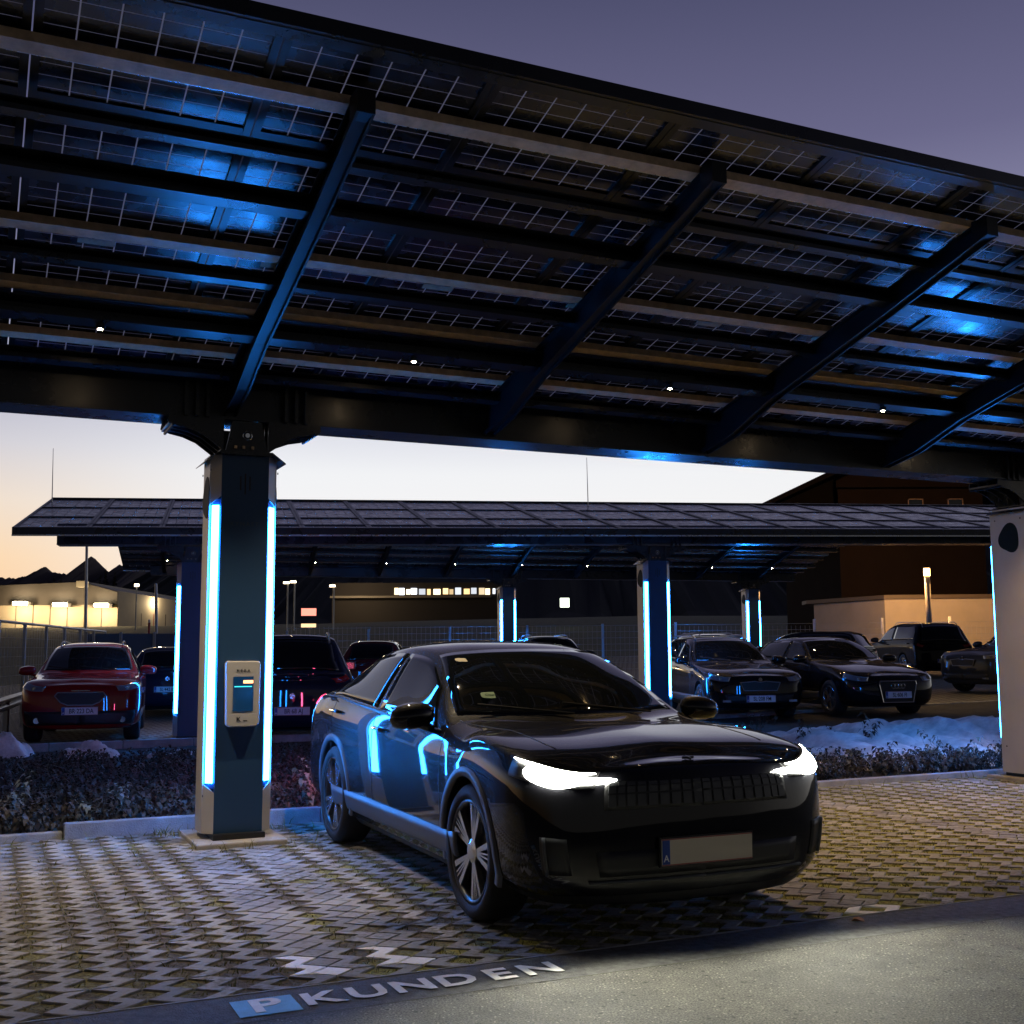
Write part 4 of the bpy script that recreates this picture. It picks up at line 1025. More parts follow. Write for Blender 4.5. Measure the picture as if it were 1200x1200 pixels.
RH = dict(SUV); a, h = car_at((-3.45, 28.5), PI+.05, RH, False); build_car('small_hatchback', 'dark red small car seen from behind between van and black car', a, h, RH, M['car_dred'], view='rear', plate='SL·71 BH', group=G2, seams=False)
a, h = car_at((1.45, 29.5), .2, SUV); build_car('compact_suv', 'car whose pale roof rails just show above the roof of the black car', a, h, SUV, M['car_grey'], rails=True, group=G2, seams=False)
a, h = car_at((6.3, 31), .2, WAGON); build_car('estate_car', 'blue car with roof rails half hidden behind the dark hatchback', a, h, WAGON, M['car_blue'], rails=True, group=G2, seams=False)
a, h = car_at((9.45, 30.6), PI+.95, WAGON, False); build_car('estate_car', 'black car with red tail lamp behind the hatchback roof', a, h, WAGON, M['car_far'], view='rear', plate='SL·19 TN', group=G2, seams=False)
a, h = car_at((13.0, 35.0), PI+.08, VAN, False); V2 = dict(VAN)
build_car('large_suv', 'large black car seen from behind in front of the lit garage', a, h, V2, M['car_far'], view='rear', plate='SL·806 AP', rails=True, group=G2)
build_car('grey_suv', 'grey car in side view cut off by the near right pillar', (11.15, 27.3), -1.14-PI/2, dict(SUV, W=.92), M['car_grey'], rails=True, group=G2)

# ------------------------------------------------------------------ vegetation
def leafy(spots, P, F, n_st, hgt, spread, leaf):
    for (x, y, z) in spots:
        for _ in range(n_st):
            a = random.uniform(0, 2*PI); h = hgt*random.uniform(.5, 1.1); dx, dy = math.cos(a)*spread*random.random(), math.sin(a)*spread*random.random()
            nl = max(4, int(h/.028))
            for i in range(nl):
                f = (i+1)/nl; cx, cy, cz = x+dx*f*f, y+dy*f*f, z+h*math.sin(f*1.35)/math.sin(1.35)
                b = random.uniform(0, 2*PI); l = leaf*random.uniform(.6, 1.2); wd = l*.28
                ex, ey = math.cos(b), math.sin(b); n = len(P)
                P += [(cx, cy, cz), (cx+ex*l*.5-ey*wd, cy+ey*l*.5+ex*wd, cz+l*.15), (cx+ex*l, cy+ey*l, cz-l*.45), (cx+ex*l*.5+ey*wd, cy+ey*l*.5-ex*wd, cz+l*.12)]
                F += [(n, n+1, n+2, n+3)]
            n = len(P); P += [(x, y, z), (x+.004, y, z), (x+dx+.003, y+dy, z+h), (x+dx, y+dy, z+h)]; F += [(n, n+1, n+2, n+3)]
P = []; F = []; spots = []
for _ in range(1500):
    u_, v_ = random.uniform(-4.5, 4.8), random.uniform(9.8, 15.2)
    x, y = lot(u_, v_)
    if (x+600/1355*y*0) < -.47*y: continue
    spots.append((x, y, terrain(x, y)))
leafy(spots, P, F, 5, .22, .22, .07)
me = bpy.data.meshes.new('bed_shrubs'); me.from_pydata(P, [], F); me.update(); o = link('bed_shrubs', me, M['leafdark'])
tag(o, 'low brown and green shrubs filling the bed behind the left kerb', 'shrubs', kind='stuff')
P = []; F = []; spots = []
for _ in range(1300):
    u_, v_ = random.uniform(6.2, 13), random.uniform(9.9, 12.9)
    x, y = lot(u_, v_); spots.append((x, y, terrain(x, y)))
leafy(spots, P, F, 5, .20, .2, .06)
me = bpy.data.meshes.new('bed_shrubs'); me.from_pydata(P, [], F); me.update(); o = link('bed_shrubs', me, M['leafdark'])
tag(o, 'low dark shrubs in the bed in front of the snow bank', 'shrubs', kind='stuff')
# separate arching plants that stand out
plants = [(.35, 10.3, .42, 'p'), (-.05, 10.6, .28, 'p'), (.9, 9.95, .2, 'p'), (1.15, 10.4, .30, 'p'), (2.75, 10.3, .45, 'p'), (3.0, 11.2, .4, 'p'), (2.3, 10.6, .3, 'p'), (.1, 9.95, .24, 'p'),
          (7.0, 12.2, .50, 'd'), (7.6, 12.5, .46, 'd'), (8.4, 12.3, .42, 'd'), (9.0, 12.2, .52, 'd'), (9.6, 12.0, .50, 'd'), (10.1, 12.0, .46, 'd'), (10.4, 11.7, .56, 'd'),
          (8.9, 10.3, .30, 'p'), (10.0, 10.2, .44, 'p'), (10.5, 10.2, .4, 'p'), (9.5, 10.5, .35, 'd'), (7.8, 10.6, .3, 'p')]
pl_lab = ['tall pale stem plant rising behind the left kerb', 'pale tufted plant at the left end of the bed', 'small pale plant just behind the left kerb', 'pale drooping plant left of the near pillar foot',
 'pale arching plant between pillar and black car wheel', 'reddish leafed plant behind the arching one by the car', 'pale plant beside the foot of the near left pillar', 'small pale tuft at the short kerb end',
 'leftmost tall dark plant before the snow bank', 'second dark plant from the left before the snow', 'dark bushy plant before the middle of the snow', 'tall dark plant with drooping tip before the snow', 'dark plant with two drooping tips before the snow',
 'dark slender plant near the right end of the snow', 'tallest dark plant near the near right pillar', 'small blue lit plant behind the right kerb', 'blue lit curling plant left of the near right pillar', 'blue lit upright plant nearest the near right pillar', 'dark plant among the blue lit ones', 'small pale plant behind the right wheel of the black car']
for (u_, v_, hh, t_), lb in zip(plants, pl_lab):
    x, y = lot(u_, v_); P = []; F = []
    leafy([(0, 0, 0)], P, F, 5, hh, hh*.55, .075 if t_ == 'p' else .085)
    me = bpy.data.meshes.new('leafy_plant'); me.from_pydata(P, [], F); me.update(); o = link('leafy_plant', me, M['leafpale'] if t_ == 'p' else M['leafdark']); o.location = (x, y, terrain(x, y))
    tag(o, lb, 'plant', 'leafy plants standing in the bed')

# fallen leaves
for (px_, py_, dp_, lb_) in [(1.78, 6.22, .4, 'brown fallen leaf at the tip of the white ground mark'), (2.55, 5.4, 1.3, 'small pale leaf lying on the road at the right')]:
    b = MB(); vs = []
    for i in range(9):
        a = 2*PI*i/9; r_ = .032*(1+.35*math.cos(a)+.15*math.sin(5*a)); vs.append((r_*math.cos(a+dp_), r_*math.sin(a+dp_)*.7, .010+.008*math.sin(2*a)))
    n = len(vs); b.add(vs+[(x, y, z-.003) for x, y, z in vs], [tuple(range(n)), tuple(range(2*n-1, n-1, -1))]+[(i, (i+1) % n, n+(i+1) % n, n+i) for i in range(n)])
    o = b.build('fallen_leaf', pbr('dry_leaf', (.35, .16, .06), .6)); o.location = (px_, py_, 0); tag(o, lb_, 'leaf')

# snow
def snow(name, label, cx, cy, lx, ly, h, rot, group=None, rough=1.0, seed=0):
    n, m = 60, 24; P = []; F = []; r = random.Random(seed)
    ph = [r.uniform(0, 6) for _ in range(8)]
    for i in range(n+1):
        for j in range(m+1):
            a, b = 2*i/n-1, 2*j/m-1
            w = max(0, 1-abs(a)**3)*max(0, 1-abs(b)**2.2)
            nz = 1+rough*(.22*math.sin(a*lx*3.1+ph[0])*math.cos(b*3+ph[1])+.16*math.sin(a*lx*7+b*4+ph[2])+.08*math.sin(a*lx*15+ph[3])*math.sin(b*11+ph[4])+.05*r.uniform(-1, 1))
            X, Y = a*lx/2, b*ly/2*(1+.15*math.sin(a*lx*2.3+ph[5]))
            x = cx+X*math.cos(rot)-Y*math.sin(rot); y = cy+X*math.sin(rot)+Y*math.cos(rot)
            P.append((x, y, terrain(x, y)-.03+(h+.03)*w**.55*max(.2, nz)))
    for i in range(n):
        for j in range(m): F.append((i*(m+1)+j, i*(m+1)+j+1, (i+1)*(m+1)+j+1, (i+1)*(m+1)+j))
    me = bpy.data.meshes.new(name); me.from_pydata(P, [], F); me.update()
    o = link(name, me, M['snow'], None, True); return tag(o, label, 'snow', group)
snow('snow_bank', 'long bank of dirty snow in front of the parked dark cars', 6.2, 16.0, 7.8, 3.0, .33, .40, seed=3)
snow('snow_pile', 'largest snow lump at the far left edge before the red car', -7.1, 15.9, 1.1, .6, .26, .2, 'small snow piles left on the bed', 1, 5)
snow('snow_pile', 'middle snow lump in front of the red car', -5.62, 15.6, .78, .45, .15, .2, 'small snow piles left on the bed', 1.3, 8)
snow('snow_pile', 'flat snow strip at the foot of the second pillar', -4.55, 15.8, .75, .35, .07, .2, 'small snow piles left on the bed', 1.2, 9)

# ------------------------------------------------------------------ ground writing
def ground_text(txt, u, v, size, mat, name, sx=1.0, space=1.15):
    mt = Matrix.Translation((*lot(u, v), .006)) @ Matrix.Rotation(AZ, 4, 'Z') @ Matrix.Diagonal((sx, 1, 1, 1))
    return tag(text_mesh(name, txt, size, mat, None, .0006, mt, space), kind='structure')
b = MB(); b.box(.99, 1.24, 4.68, 4.90, .0035, .0045); pb = b.build('parking_symbol_field', M['paintblue']); pb.matrix_world = Matrix.Rotation(AZ, 4, 'Z'); tag(pb, kind='structure')
ground_text('P', 1.115, 4.79, .235, M['paint'], 'parking_symbol', 1.1)
letters = 'KUNDEN'
for i, ch in enumerate(letters):
    ground_text(ch, 1.34+i*.199, 4.79, .225, M['paint'], 'road_letter', 1.10)

# ------------------------------------------------------------------ street furniture, fences
def at(px, depth, z=None):
    x = (px-600)/1355*depth; return (x, depth)
# left fence
fr = empty('mesh_fence', (0, 0, 0), 0, 'grey mesh fence with blue lit posts along the left road', 'fence')
p0 = Vector((-10.35, 23.4, 0)); dirf = Vector((-.2, .98, 0)).normalized(); zt = 2.02
for i in range(7):
    q = p0+dirf*2.5*i; z = terrain(q.x, q.y)
    MB().box(q.x-.03, q.x+.03, q.y-.03, q.y+.03, z, z+zt+.03).build('post', M['galv'], fr)
q1 = p0-dirf*3; q2 = p0+dirf*15
b = MB(); b.bar((q1.x, q1.y, zt), (q2.x, q2.y, zt+terrain(q2.x, q2.y)), .03, 8); b.build('top_rail', M['galv'], fr)
b = MB()
for k in range(10):
    zz_ = .1+k*.2; b.bar((q1.x, q1.y, zz_), (q2.x, q2.y, zz_), .003, 4)
for k in range(60):
    q = q1+(q2-q1)*(k/60); b.bar((q.x, q.y, .05), (q.x, q.y, zt), .003, 4)
b.build('wire_mesh', M['galv'], fr)
q3 = p0+dirf*15
fr2 = empty('panel_fence', (0, 0, 0), 0, 'dark blue grey panel fence turning right behind the red car', 'fence')
e1, e2 = Vector((-13.2, 36, 0)), Vector((-10.5, 37.5, 0))
for k in range(4):
    q = e1+(e2-e1)*(k/3); MB().box(q.x-.04, q.x+.04, q.y-.04, q.y+.04, 0, 2.0).build('post', M['galv'], fr2)
for k in range(3):
    a_, b_ = e1+(e2-e1)*((k+.03)/3), e1+(e2-e1)*((k+.97)/3)
    MB().add([(a_.x, a_.y, .1), (b_.x, b_.y, .1), (b_.x, b_.y, 1.95), (a_.x, a_.y, 1.95), (a_.x+.01, a_.y+.03, .1), (b_.x+.01, b_.y+.03, .1), (b_.x+.01, b_.y+.03, 1.95), (a_.x+.01, a_.y+.03, 1.95)],
             [(0,1,2,3),(7,6,5,4),(0,4,5,1),(1,5,6,2),(2,6,7,3),(3,7,4,0)]).build('panel', M['sill'], fr2)
# guard rail
gr = empty('guard_rail', (0, 0, 0), 0, 'low steel guard rail running past the red car on the left', 'guard rail')
g1, g2 = Vector((-7.0, 14.6, 0)), Vector((-10.3, 25.5, 0)); dg = (g2-g1).normalized(); ng = Vector((-dg.y, dg.x, 0))
b = MB(); prof = [(0, .42), (.05, .46), (.05, .50), (0, .54), (.05, .58), (.05, .62), (0, .66), (-.006, .66), (-.006, .42)]
vs = [tuple(g1+ng*-a+Vector((0, 0, z))) for a, z in prof]+[tuple(g2+ng*-a+Vector((0, 0, z))) for a, z in prof]; n = len(prof)
b.add(vs, [(i, (i+1) % n, n+(i+1) % n, n+i) for i in range(n)]); b.build('rail', M['galv'], gr)
for k in range(5):
    q = g1+dg*(.3+2.6*k); MB().box(q.x-.04, q.x+.04, q.y-.04, q.y+.04, -.05, .60).build('post', M['galv'], gr)
# rear fence along the back of the lot
bf = empty('mesh_fence', (0, 0, 0), 0, 'low wire fence with pale posts along the back of the lot', 'fence')
tops = [527, 617, 705, 790, 873, 952, 1031, 337]
def backpt(px): dep = 41.0+(px-600)*.004; x, y = at(px, dep); return x, y
for px in [337, 432, 527, 617, 705, 790, 873, 952, 1031, 1110]:
    x, y = backpt(px); z = terrain(x, y); MB().box(x-.04, x+.04, y-.04, y+.04, z, 2.22+.0006*(px-600)).build('post', pbr('fence_post_pale', (.6, .6, .6), .5) if 'fpp' not in M else M['fpp'], bf)
b = MB()
for k in range(8):
    zz_ = .6+k*.22; x1, y1 = backpt(337); x2, y2 = backpt(1200); b.bar((x1, y1, zz_), (x2, y2, zz_+.2), .006, 4)
for k in range(160):
    px = 337+(1200-337)*k/160; x, y = backpt(px); b.bar((x, y, .4), (x, y, 2.2), .004, 3)
b.build('wire_mesh', M['galv'], bf)
# delineator post and striped poles
x, y = at(36, 48); z = terrain(x, y)
dp = empty('marker_post', (x, y, z), 0, 'short white roadside marker post behind the left fence', 'marker post')
MB().prism([(-.06, -.05), (.06, -.05), (.06, .05), (-.06, .05)], 'z', 0, .8).build('stem', pbr('white_plastic', (.7, .66, .6), .5), dp); MB().box(-.062, .062, -.052, .052, .62, .74).build('reflector', pbr('orange_reflector', (.8, .3, .05), .4), dp)
for i, (px, dep, hh, lb) in enumerate([(148, 52, 1.6, 'leftmost red and white pole behind the red car'), (158, 52, 1.5, 'second red and white pole beside the leftmost one'), (176, 50, 2.6, 'tall red and white pole right of the red car'), (190, 50, 1.6, 'short red and white pole nearest the second pillar')]):
    x, y = at(px, dep); z = terrain(x, y); e = empty('striped_pole', (x, y, z), 0, lb, 'pole', 'red and white poles by the road')
    MB().bar((0, 0, 0), (0, 0, hh), .05, 8).build('pole', M['platewhite'], e)
    for k in range(2): MB().bar((0, 0, hh*(.35+.4*k)), (0, 0, hh*(.55+.4*k)), .055, 8).build('red_band', M['platered'], e)
# plain poles
for (px, dep, zt_, r, lb) in [(103, 60, 7.0, .09, 'tall thin grey pole in front of the lit hall'), (187, 45, 4.0, .07, 'shorter grey pole beside the second pillar')]:
    x, y = at(px, dep); z = terrain(x, y); o = MB().bar((x, y, z), (x-.15, y, zt_), r, 8, r*.8).build('steel_pole', M['galv']); tag(o, lb, 'pole')

def point(loc, e, col, r=.1, name='lamp_light', parent=None):
    l = bpy.data.lights.new(name, 'POINT'); l.energy = e; l.color = col; l.shadow_soft_size = r
    o = bpy.data.objects.new(name, l); COL.objects.link(o); o.location = loc
    if parent: o.parent = parent
    return o
# right street lamp: column light
x, y = at(1086, 42); z = terrain(x, y)
sl = empty('column_lamp', (x, y, z), 0, 'glowing orange column lamp in front of the garage', 'street lamp')
MB().bar((0, 0, 0), (0, 0, 3.35-0), .10, 14).build('post', pbr('lamp_post', (.35, .3, .25), .5), sl, True)
MB().bar((0, 0, 3.35), (0, 0, 3.62), .11, 14).build('lamp_head', emit('sodium', (1, .55, .18), 22), sl, True)
MB().bar((0, 0, 3.62), (0, 0, 3.68), .13, 14).build('cap', M['black'], sl)
point((0, .16, 3.42), 1150, (1, .52, .18), .1, parent=sl)
# lamps seen beyond, left of centre
for (px, pyt, lb) in [(337, 683, 'street lamp just right of the near left pillar, left of its pair'), (345, 682, 'taller street lamp right of the near left pillar'), (391, 687, 'lamp at the left end of the lit shop row')]:
    dep = 95; x, y = at(px, dep); zt_ = 1.416+(760-pyt)/1355*dep; z = terrain(x, y)
    e = empty('street_lamp', (x, y, z), 0, lb, 'street lamp', 'distant street lamps')
    MB().bar((0, 0, 0), (0, 0, zt_-z), .07, 6).build('pole', M['galv'], e); MB().box(-.35, .1, -.1, .1, zt_-z, zt_-z+.16).build('lamp_head', emit('warm_head', (1, .8, .5), 8), e)
# lit sign
x, y = at(362, 80); z = terrain(x, y)
e = empty('lit_sign', (x, y, z), 0, 'small lit red and white sign right of the dark van roof', 'sign')
MB().box(-.06, .06, -.05, .05, 0, 2.6-z+.6).build('post', M['galv'], e)
MB().box(-.5, .5, -.08, .08, 3.75-z, 4.25-z).build('red_panel', emit('sign_red', (1, .25, .18), 2.2), e); MB().box(-.5, .5, -.08, .08, 2.95-z, 3.2-z).build('white_panel', emit('sign_warm', (1, .65, .35), 1.6), e)
x, y = at(661, 90); o = MB().box(x-.35, x+.35, y-.1, y+.1, 4.6, 5.3).build('lit_window_sign', emit('cold_white', (.9, 1, .8), 4)); tag(o, 'tiny square white light on the dark hillside above the black car', 'light')

# ------------------------------------------------------------------ buildings
wallm = pbr('hall_wall', (.42, .36, .28), .75, var=.08, scale=.6)
walld = pbr('hall_wall_grey', (.055, .048, .045), .8, var=.08, scale=.6)
hall = empty('lit_hall', (0, 0, 0), 0, 'low hall with three glaring wall lamps at the far left', 'building')
D = 118
def X(px, d=D): return (px-600)/1355*d
def Z(py, px=600, d=D): return 1.416+((760+.0051*(px-600))-py)/1355*d
# first volume: rises slightly to the right; second wing runs back to the right
zb_, zt1, zt2 = 3.0, Z(679, 20), Z(677, 95)
b = MB(); b.prism([(X(-25), zb_), (X(139), zb_), (X(139), Z(689, 139)), (X(96), Z(677, 96)), (X(-25), Z(681, 0))], 'y', D, D+25); b.build('wall', wallm, hall)
b = MB(); b.prism([(X(-25), Z(704, 0)), (X(139), Z(704, 139)), (X(139), Z(689.5, 139)), (X(96), Z(677.5, 96)), (X(-25), Z(681.5, 0))], 'y', D-.35, D-.02); b.build('fascia', walld, hall)
b = MB(); b.add([(X(139), D-.1, zb_), (X(183), D+14, zb_), (X(183), D+14, Z(697, 183)), (X(139), D-.1, Z(688, 139)), (X(139), D+30, zb_), (X(183), D+44, zb_), (X(183), D+44, Z(697, 183)), (X(139), D+30, Z(688, 139))],
        [(0,1,2,3),(7,6,5,4),(0,4,5,1),(1,5,6,2),(2,6,7,3),(3,7,4,0)]); b.build('side_wing', wallm, hall)
b = MB(); b.box(X(172), X(186), D+12.0, D+13.8, zb_, Z(686, 180)); b.build('entrance_block', wallm, hall)
b = MB(); b.add([(X(96), D-.9, Z(677, 96)), (X(176), D+13, Z(694, 176)), (X(176), D+13, Z(691, 176)), (X(96), D-.9, Z(676, 96)), (X(96), D-.5, Z(683, 96)), (X(96), D-.9, Z(683, 96))], [(0,1,2,3)])
b.box(X(95), X(105), D-1.4, D-.4, Z(684, 100), Z(677, 100)); b.build('canopy_roof', pbr('pale_fascia', (.5, .47, .4), .6), hall)
for k in range(6):
    MB().box(X(20+k*20)-.03, X(20+k*20)+.03, D-.05, D-.0, zb_, Z(704, 60)).build('wall_joint', walld, hall)
for i, (px, py) in enumerate([(30, 703), (76, 705), (124, 706)]):
    MB().box(X(px)-1.0, X(px)+1.0, D-.95, D-.4, Z(py+4), Z(py)).build('window_hood', walld, hall)
    MB().box(X(px)-.65, X(px)+.65, D-1.35, D-.96, Z(py+1, px), Z(py-3, px)).build('wall_lamp', emit('hall_lamp', (1, .82, .5), 40), hall)
    point((X(px), D-2.2, Z(py+3, px)), 800, (1, .72, .38), .25)
for i, px in enumerate([148, 155, 162]):
    MB().box(X(px)-.35, X(px)+.35, D+4+i*2.2, D+4.2+i*2.2, zb_, Z(713, px)).build('door', M['platered'] if i == 1 else walld, hall)
point((X(165), D+6, Z(700, 165)), 300, (1, .78, .45), .3)
x, y = at(160, 100); st_ = empty('street_lamp', (x, y, terrain(x, y)), 0, 'round street lamp glowing above the hall side wing', 'street lamp', 'distant street lamps')
MB().bar((0, 0, 0), (0, 0, Z(683, 160, 100)-terrain(x, y)), .06, 6).build('pole', M['galv'], st_)
b = MB(); b.bar((0, 0, Z(683, 160, 100)-terrain(x, y)), (0, 0, Z(681.5, 160, 100)-terrain(x, y)+.1), .2, 10); b.build('lamp_head', emit('warm_head2', (1, .8, .5), 9), st_)
# lit shop row
shop = empty('lit_shop_row', (0, 0, 0), 0, 'long low building with a band of lit windows behind the lot', 'building')
DS = 150
b = MB(); b.box(X(389, DS), X(585, DS), DS, DS+20, 3, Z(682, 480, DS)); b.build('wall', pbr('shop_wall', (.06, .05, .045), .8), shop)
b = MB(); b.box(X(388, DS), X(575, DS), DS-1.2, DS-.02, Z(700, 480, DS), Z(697.5, 480, DS)); b.build('ledge', pbr('shop_ledge', (.35, .3, .24), .7), shop)
r = random.Random(4)
px = 462
while px < 578:
    w_ = r.uniform(3, 9); colr = r.choice([(1, .72, .38), (1, .8, .5), (.85, .9, 1), (1, .65, .3)]); s_ = r.uniform(.5, 4.5)
    MB().box(X(px, DS), X(min(px+w_, 580), DS), DS-.08, DS-.02, Z(696+r.uniform(-.5, .5), 500, DS), Z(689+r.uniform(-1, 1), 500, DS)).build('shop_window', emit('shop_glow', colr, s_), shop)
    px += w_+r.uniform(.8, 3.5)
point((X(420, DS), DS-6, Z(690, 420, DS)), 700, (1, .75, .45), .5)
# garage
GD = 47; gz = terrain(19, GD)
gx, gy = X(1035, GD), GD
gar = empty('garage', (gx, gy, gz), -.10, 'flat roofed garage wall lit orange behind the large black car', 'garage')
gm = pbr('garage_render', (.5, .44, .37), .85, var=.10, scale=.8)
gh = 1.416+(766-706)/1355*GD-gz
MB().box(0, 9.5, 0, 6, -.2, gh-.16).build('wall', gm, gar)
b = MB(); b.add([(-2.1, 4.6, -.2), (0, -.0, -.2), (0, 0, gh-.18), (-2.1, 4.6, gh-.18), (0, 4.6, -.2), (0, 4.6, gh-.18)], [(0,1,2,3),(1,4,5,2),(4,0,3,5),(2,5,3),(0,4,1)]); b.build('side_wall', gm, gar)
b = MB(); b.prism([(-2.4, 4.7), (-.05, -.15), (9.6, -.15), (9.6, 6.1), (-2.4, 6.1)], 'z', gh-.16, gh); b.build('roof_edge', pbr('roof_sheet', (.12, .09, .07), .6), gar)
# house at the upper right
HDp = 50
def HXf(px): return (px-600)/1355*HDp
def HZf(py, px=1050): return 1.416+((760+.0051*(px-600))-py)/1355*HDp
hs = empty('gabled_house', (0, 0, 0), 0, 'dark gabled house with two windows above the middle canopy at the right', 'house')
hw = pbr('house_wall', (.016, .011, .009), .95, var=.15, scale=.8, spec=.05)
MB().box(HXf(985), HXf(1156), HDp, HDp+10, .5, HZf(577)).build('wall', hw, hs)
MB().prism([(HXf(985), HZf(600)), (HXf(1156), HZf(577)), (HXf(1156), HZf(540)), (HXf(1080), HZf(520)), (HXf(985), HZf(566))], 'y', HDp+.2, HDp+9.8).build('gable', hw, hs)
rp = [(HXf(886), HZf(602)), (HXf(1090), HZf(510)), (HXf(1320), HZf(615)), (HXf(1320), HZf(608)), (HXf(1090), HZf(503)), (HXf(886), HZf(598.5))]
dk = pbr('roof_tiles_dark', (.008, .007, .007), .95, spec=.05, bump=.5, bscale=12)
MB().prism([(HXf(886), HZf(603)), (HXf(1090), HZf(511)), (HXf(1090), HZf(503)), (HXf(886), HZf(598.5))], 'y', HDp-1.6, HDp+12).build('roof', dk, hs)
MB().prism([(HXf(1090), HZf(511)), (HXf(1320), HZf(612)), (HXf(1320), HZf(604)), (HXf(1090), HZf(503))], 'y', HDp-1.6, HDp+12).build('roof', dk, hs)
MB().prism([(HXf(906), HZf(597)), (HXf(1010), HZf(552)), (HXf(1150), HZf(570)), (HXf(1150), HZf(578)), (HXf(985), HZf(585)), (HXf(985), HZf(620)), (HXf(906), HZf(620))], 'y', HDp+.5, HDp+9.5).build('upper_wall', pbr('house_boards', (.007, .006, .0055), .95, spec=.05), hs)
for px in (1076, 1123):
    w = MB().box(HXf(px-8), HXf(px+8), HDp-.05, HDp-.01, HZf(612), HZf(590)).build('window', M['glass'], hs)
    f = MB(); f.box(HXf(px-9), HXf(px-8), HDp-.09, HDp-.01, HZf(612), HZf(589)); f.box(HXf(px+8), HXf(px+9), HDp-.09, HDp-.01, HZf(612), HZf(589)); f.box(HXf(px-9), HXf(px+9), HDp-.09, HDp-.01, HZf(590), HZf(589)); f.build('window_frame', pbr('frame_brown', (.3, .2, .15), .6), w)
# mountains and forested slope
def ridge(name, pts, dist, depth, base, mat, jag=0, nsub=14, label=None):
    r = random.Random(11); P = []; F = []; xs = []
    for (a, b_), (c, d_) in zip(pts[:-1], pts[1:]):
        for k in range(nsub):
            f = k/nsub; xs.append((a+(c-a)*f, b_+(d_-b_)*f))
    xs.append(pts[-1]); rows = 7
    for (px, py) in xs:
        x = (px-600)/1355*dist; zt = 1.416+((760+.0051*(px-600))-py)/1355*dist
        zt += jag*r.uniform(-1, 1)
        for k in range(rows):
            f = k/(rows-1)
            if f <= .5: g = f*2; P.append((x*(1-.0), dist-depth*(1-g), base+(zt-base)*(g**1.3)+(jag*.8*r.uniform(-1, 1) if 0 < k < 3 else 0)))
            else: g = (f-.5)*2; P.append((x, dist+depth*g, base+(zt-base)*(1-g)))
    for i in range(len(xs)-1):
        for k in range(rows-1): F.append((i*rows+k, (i+1)*rows+k, (i+1)*rows+k+1, i*rows+k+1))
    me = bpy.data.meshes.new(name); me.from_pydata(P, [], F); me.update(); o = link(name, me, mat); tag(o, kind='structure'); return o
ridge('mountains', [(-300, 668), (-120, 676), (-30, 667), (0, 671), (20, 672.5), (33, 669), (42, 664), (50, 660), (53, 660), (56, 665), (66, 667), (78, 668), (90, 664), (98, 655), (104, 648.5), (107, 648), (114, 655), (122, 663), (128, 668), (133, 662), (140, 657), (150, 664), (165, 655), (200, 670), (400, 690), (1400, 700)],
      3000, 900, -20, pbr('mountain_rock', (.10, .085, .085), .95, var=.3, scale=.004), 3.0)
ridge('wooded_hill', [(-320, 690), (-100, 692), (60, 694), (130, 693), (160, 684), (185, 665), (230, 645), (330, 628), (480, 624), (700, 622), (880, 620), (1000, 612), (1300, 600), (1700, 610)], 330, 120, 0, M['forest'], 1.4, 20)
# tree line on the near part of the hill at left, individual spruces against the mountain
def spruce(px, py_top, dep, label):
    x, y = at(px, dep); zt_ = 1.416+(757-py_top)/1355*dep; z = terrain(x, y) if dep < 200 else 5
    e = empty('spruce_tree', (x, y, z), 0, label, 'tree', 'spruces on the ridge behind the hall')
    h = zt_-z; MB().bar((0, 0, 0), (0, 0, h*.98), h*.02, 6, .02).build('trunk', M['soil'], e)
    P = []; F = []
    for k in range(260):
        f = random.random()**.8; zz_ = h*(.12+.88*f); rr = h*.17*(1-f)+.05; a = random.uniform(0, 2*PI); l = rr*random.uniform(.5, 1.15); wd = .12*h*.12+l*.18
        ex, ey = math.cos(a), math.sin(a); n = len(P)
        P += [(0, 0, zz_), (ex*l-ey*wd, ey*l+ex*wd, zz_-l*.45), (ex*l*1.15, ey*l*1.15, zz_-l*.6), (ex*l+ey*wd, ey*l-ex*wd, zz_-l*.45)]; F.append((n, n+1, n+2, n+3))
    me = bpy.data.meshes.new('crown'); me.from_pydata(P, [], F); me.update(); link('crown', me, M['forest'], e)
for i, (px, py, lb) in enumerate([(117, 668, 'spruce left of the pair under the mountain peak'), (123, 661, 'tallest spruce at the foot of the mountain peak'), (134, 664, 'right spruce under the mountain, by the canopy end'), (63, 669, 'small spruce on the ridge left of the pole'), (71, 670, 'small spruce on the ridge next to the pole'), (150, 680, 'spruce behind the hall side wing')]):
    spruce(px, py, 190, lb)

# ------------------------------------------------------------------ world
w = bpy.data.worlds.new('World'); sc.world = w; w.use_nodes = True; nt = w.node_tree; nt.nodes.clear()
out = nt.nodes.new('ShaderNodeOutputWorld'); bg = nt.nodes.new('ShaderNodeBackground')
tc = nt.nodes.new('ShaderNodeTexCoord'); sx = nt.nodes.new('ShaderNodeSeparateXYZ'); nt.links.new(tc.outputs['Generated'], sx.inputs[0])
def ramp(stops):
    r = nt.nodes.new('ShaderNodeValToRGB'); cr = r.color_ramp
    while len(cr.elements) > 1: cr.elements.remove(cr.elements[-1])
    cr.elements[0].position = stops[0][0]; cr.elements[0].color = (*stops[0][1], 1)
    for p_, c_ in stops[1:]:
        e = cr.elements.new(p_); e.color = (*c_, 1)
    cr.interpolation = 'B_SPLINE' if False else 'EASE'
    return r
def lin(c): return tuple(((v/255+.055)/1.055)**2.4 if v/255 > .04045 else v/255/12.92 for v in c)
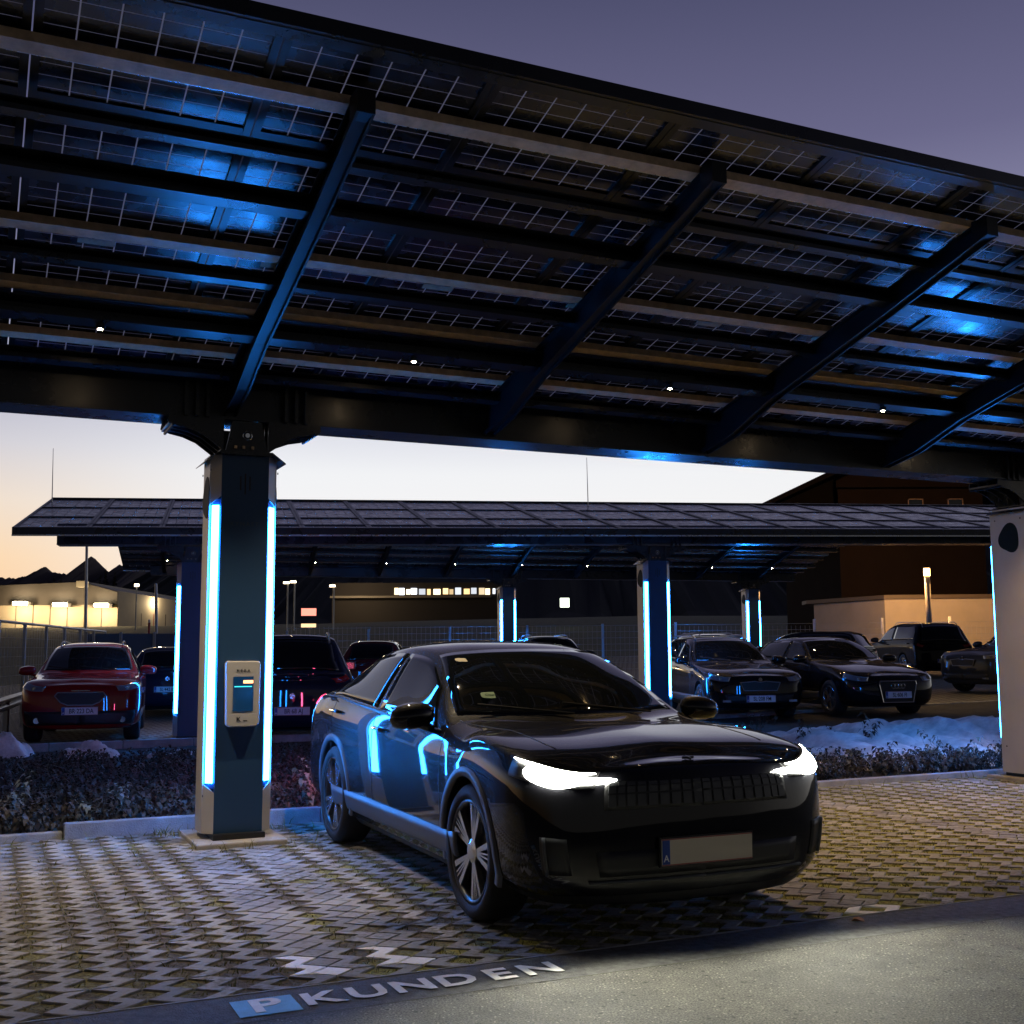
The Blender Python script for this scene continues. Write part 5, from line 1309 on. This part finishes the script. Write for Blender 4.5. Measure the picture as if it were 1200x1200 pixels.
rl = ramp([(0, lin((250, 196, 140))), (.075, lin((250, 214, 172))), (.12, lin((238, 220, 202))), (.165, lin((208, 205, 212))), (.21, lin((178, 180, 200))), (.30, lin((120, 122, 150))), (.40, lin((82, 84, 112))), (.52, lin((66, 68, 96))), (.75, lin((44, 48, 78))), (1, lin((30, 34, 60)))])
rr = ramp([(0, lin((250, 243, 236))), (.08, lin((246, 244, 243))), (.15, lin((240, 241, 244))), (.20, lin((210, 212, 226))), (.30, lin((140, 138, 170))), (.40, lin((104, 102, 136))), (.52, lin((74, 75, 106))), (.75, lin((46, 50, 80))), (1, lin((30, 34, 60)))])
for r_ in (rl, rr): nt.links.new(sx.outputs['Z'], r_.inputs[0]); r_.color_ramp.interpolation = 'LINEAR'
az = nt.nodes.new('ShaderNodeMapRange'); az.inputs[1].default_value = -.46; az.inputs[2].default_value = -.18; nt.links.new(sx.outputs['X'], az.inputs[0]); az.interpolation_type = 'SMOOTHSTEP'
mx = nt.nodes.new('ShaderNodeMixRGB'); nt.links.new(az.outputs[0], mx.inputs[0]); nt.links.new(rl.outputs[0], mx.inputs[1]); nt.links.new(rr.outputs[0], mx.inputs[2])
bk = nt.nodes.new('ShaderNodeMapRange'); bk.inputs[1].default_value = -.5; bk.inputs[2].default_value = .55; bk.inputs[3].default_value = .10; bk.inputs[4].default_value = 1; nt.links.new(sx.outputs['Y'], bk.inputs[0])
sky = nt.nodes.new('ShaderNodeTexSky'); sky.sky_type = 'NISHITA'; sky.sun_disc = False; sky.sun_elevation = math.radians(-3); sky.sun_rotation = math.radians(-12)
ms = nt.nodes.new('ShaderNodeVectorMath'); ms.operation = 'SCALE'; nt.links.new(mx.outputs[0], ms.inputs[0]); nt.links.new(bk.outputs[0], ms.inputs['Scale'])
s2 = nt.nodes.new('ShaderNodeVectorMath'); s2.operation = 'SCALE'; nt.links.new(sky.outputs[0], s2.inputs[0]); s2.inputs['Scale'].default_value = .05
ad = nt.nodes.new('ShaderNodeVectorMath'); ad.operation = 'ADD'; nt.links.new(ms.outputs[0], ad.inputs[0]); nt.links.new(s2.outputs[0], ad.inputs[1])
nt.links.new(ad.outputs[0], bg.inputs[0]); bg.inputs[1].default_value = 1.0; nt.links.new(bg.outputs[0], out.inputs[0])

# ------------------------------------------------------------------ camera
f, pit, roll, hc = 1355., .1177, -.0051, 1.4156
F_ = Vector((0, math.cos(pit), math.sin(pit))); U_ = Vector((0, -math.sin(pit), math.cos(pit))); R_ = Vector((1, 0, 0))
R2 = R_*math.cos(roll)+U_*math.sin(roll); U2 = -R_*math.sin(roll)+U_*math.cos(roll)
cam = bpy.data.cameras.new('camera'); co = bpy.data.objects.new('camera', cam); COL.objects.link(co)
co.matrix_world = Matrix(((R2.x, U2.x, -F_.x, 0), (R2.y, U2.y, -F_.y, 0), (R2.z, U2.z, -F_.z, hc), (0, 0, 0, 1)))
cam.sensor_width = 36; cam.lens = 36*f/1200; cam.clip_end = 9000; cam.clip_start = .05
sc.camera = co
sc.view_settings.view_transform = 'Standard'; sc.view_settings.look = 'None'; sc.view_settings.gamma = 1; sc.view_settings.exposure = 0
sc.cycles.use_denoising = True
try: sc.cycles.denoiser = 'OPENIMAGEDENOISE'
except Exception: pass
sc.cycles.max_bounces = 6; sc.cycles.diffuse_bounces = 3; sc.cycles.glossy_bounces = 4; sc.cycles.sample_clamp_indirect = 6; sc.cycles.caustics_reflective = False; sc.cycles.caustics_refractive = False
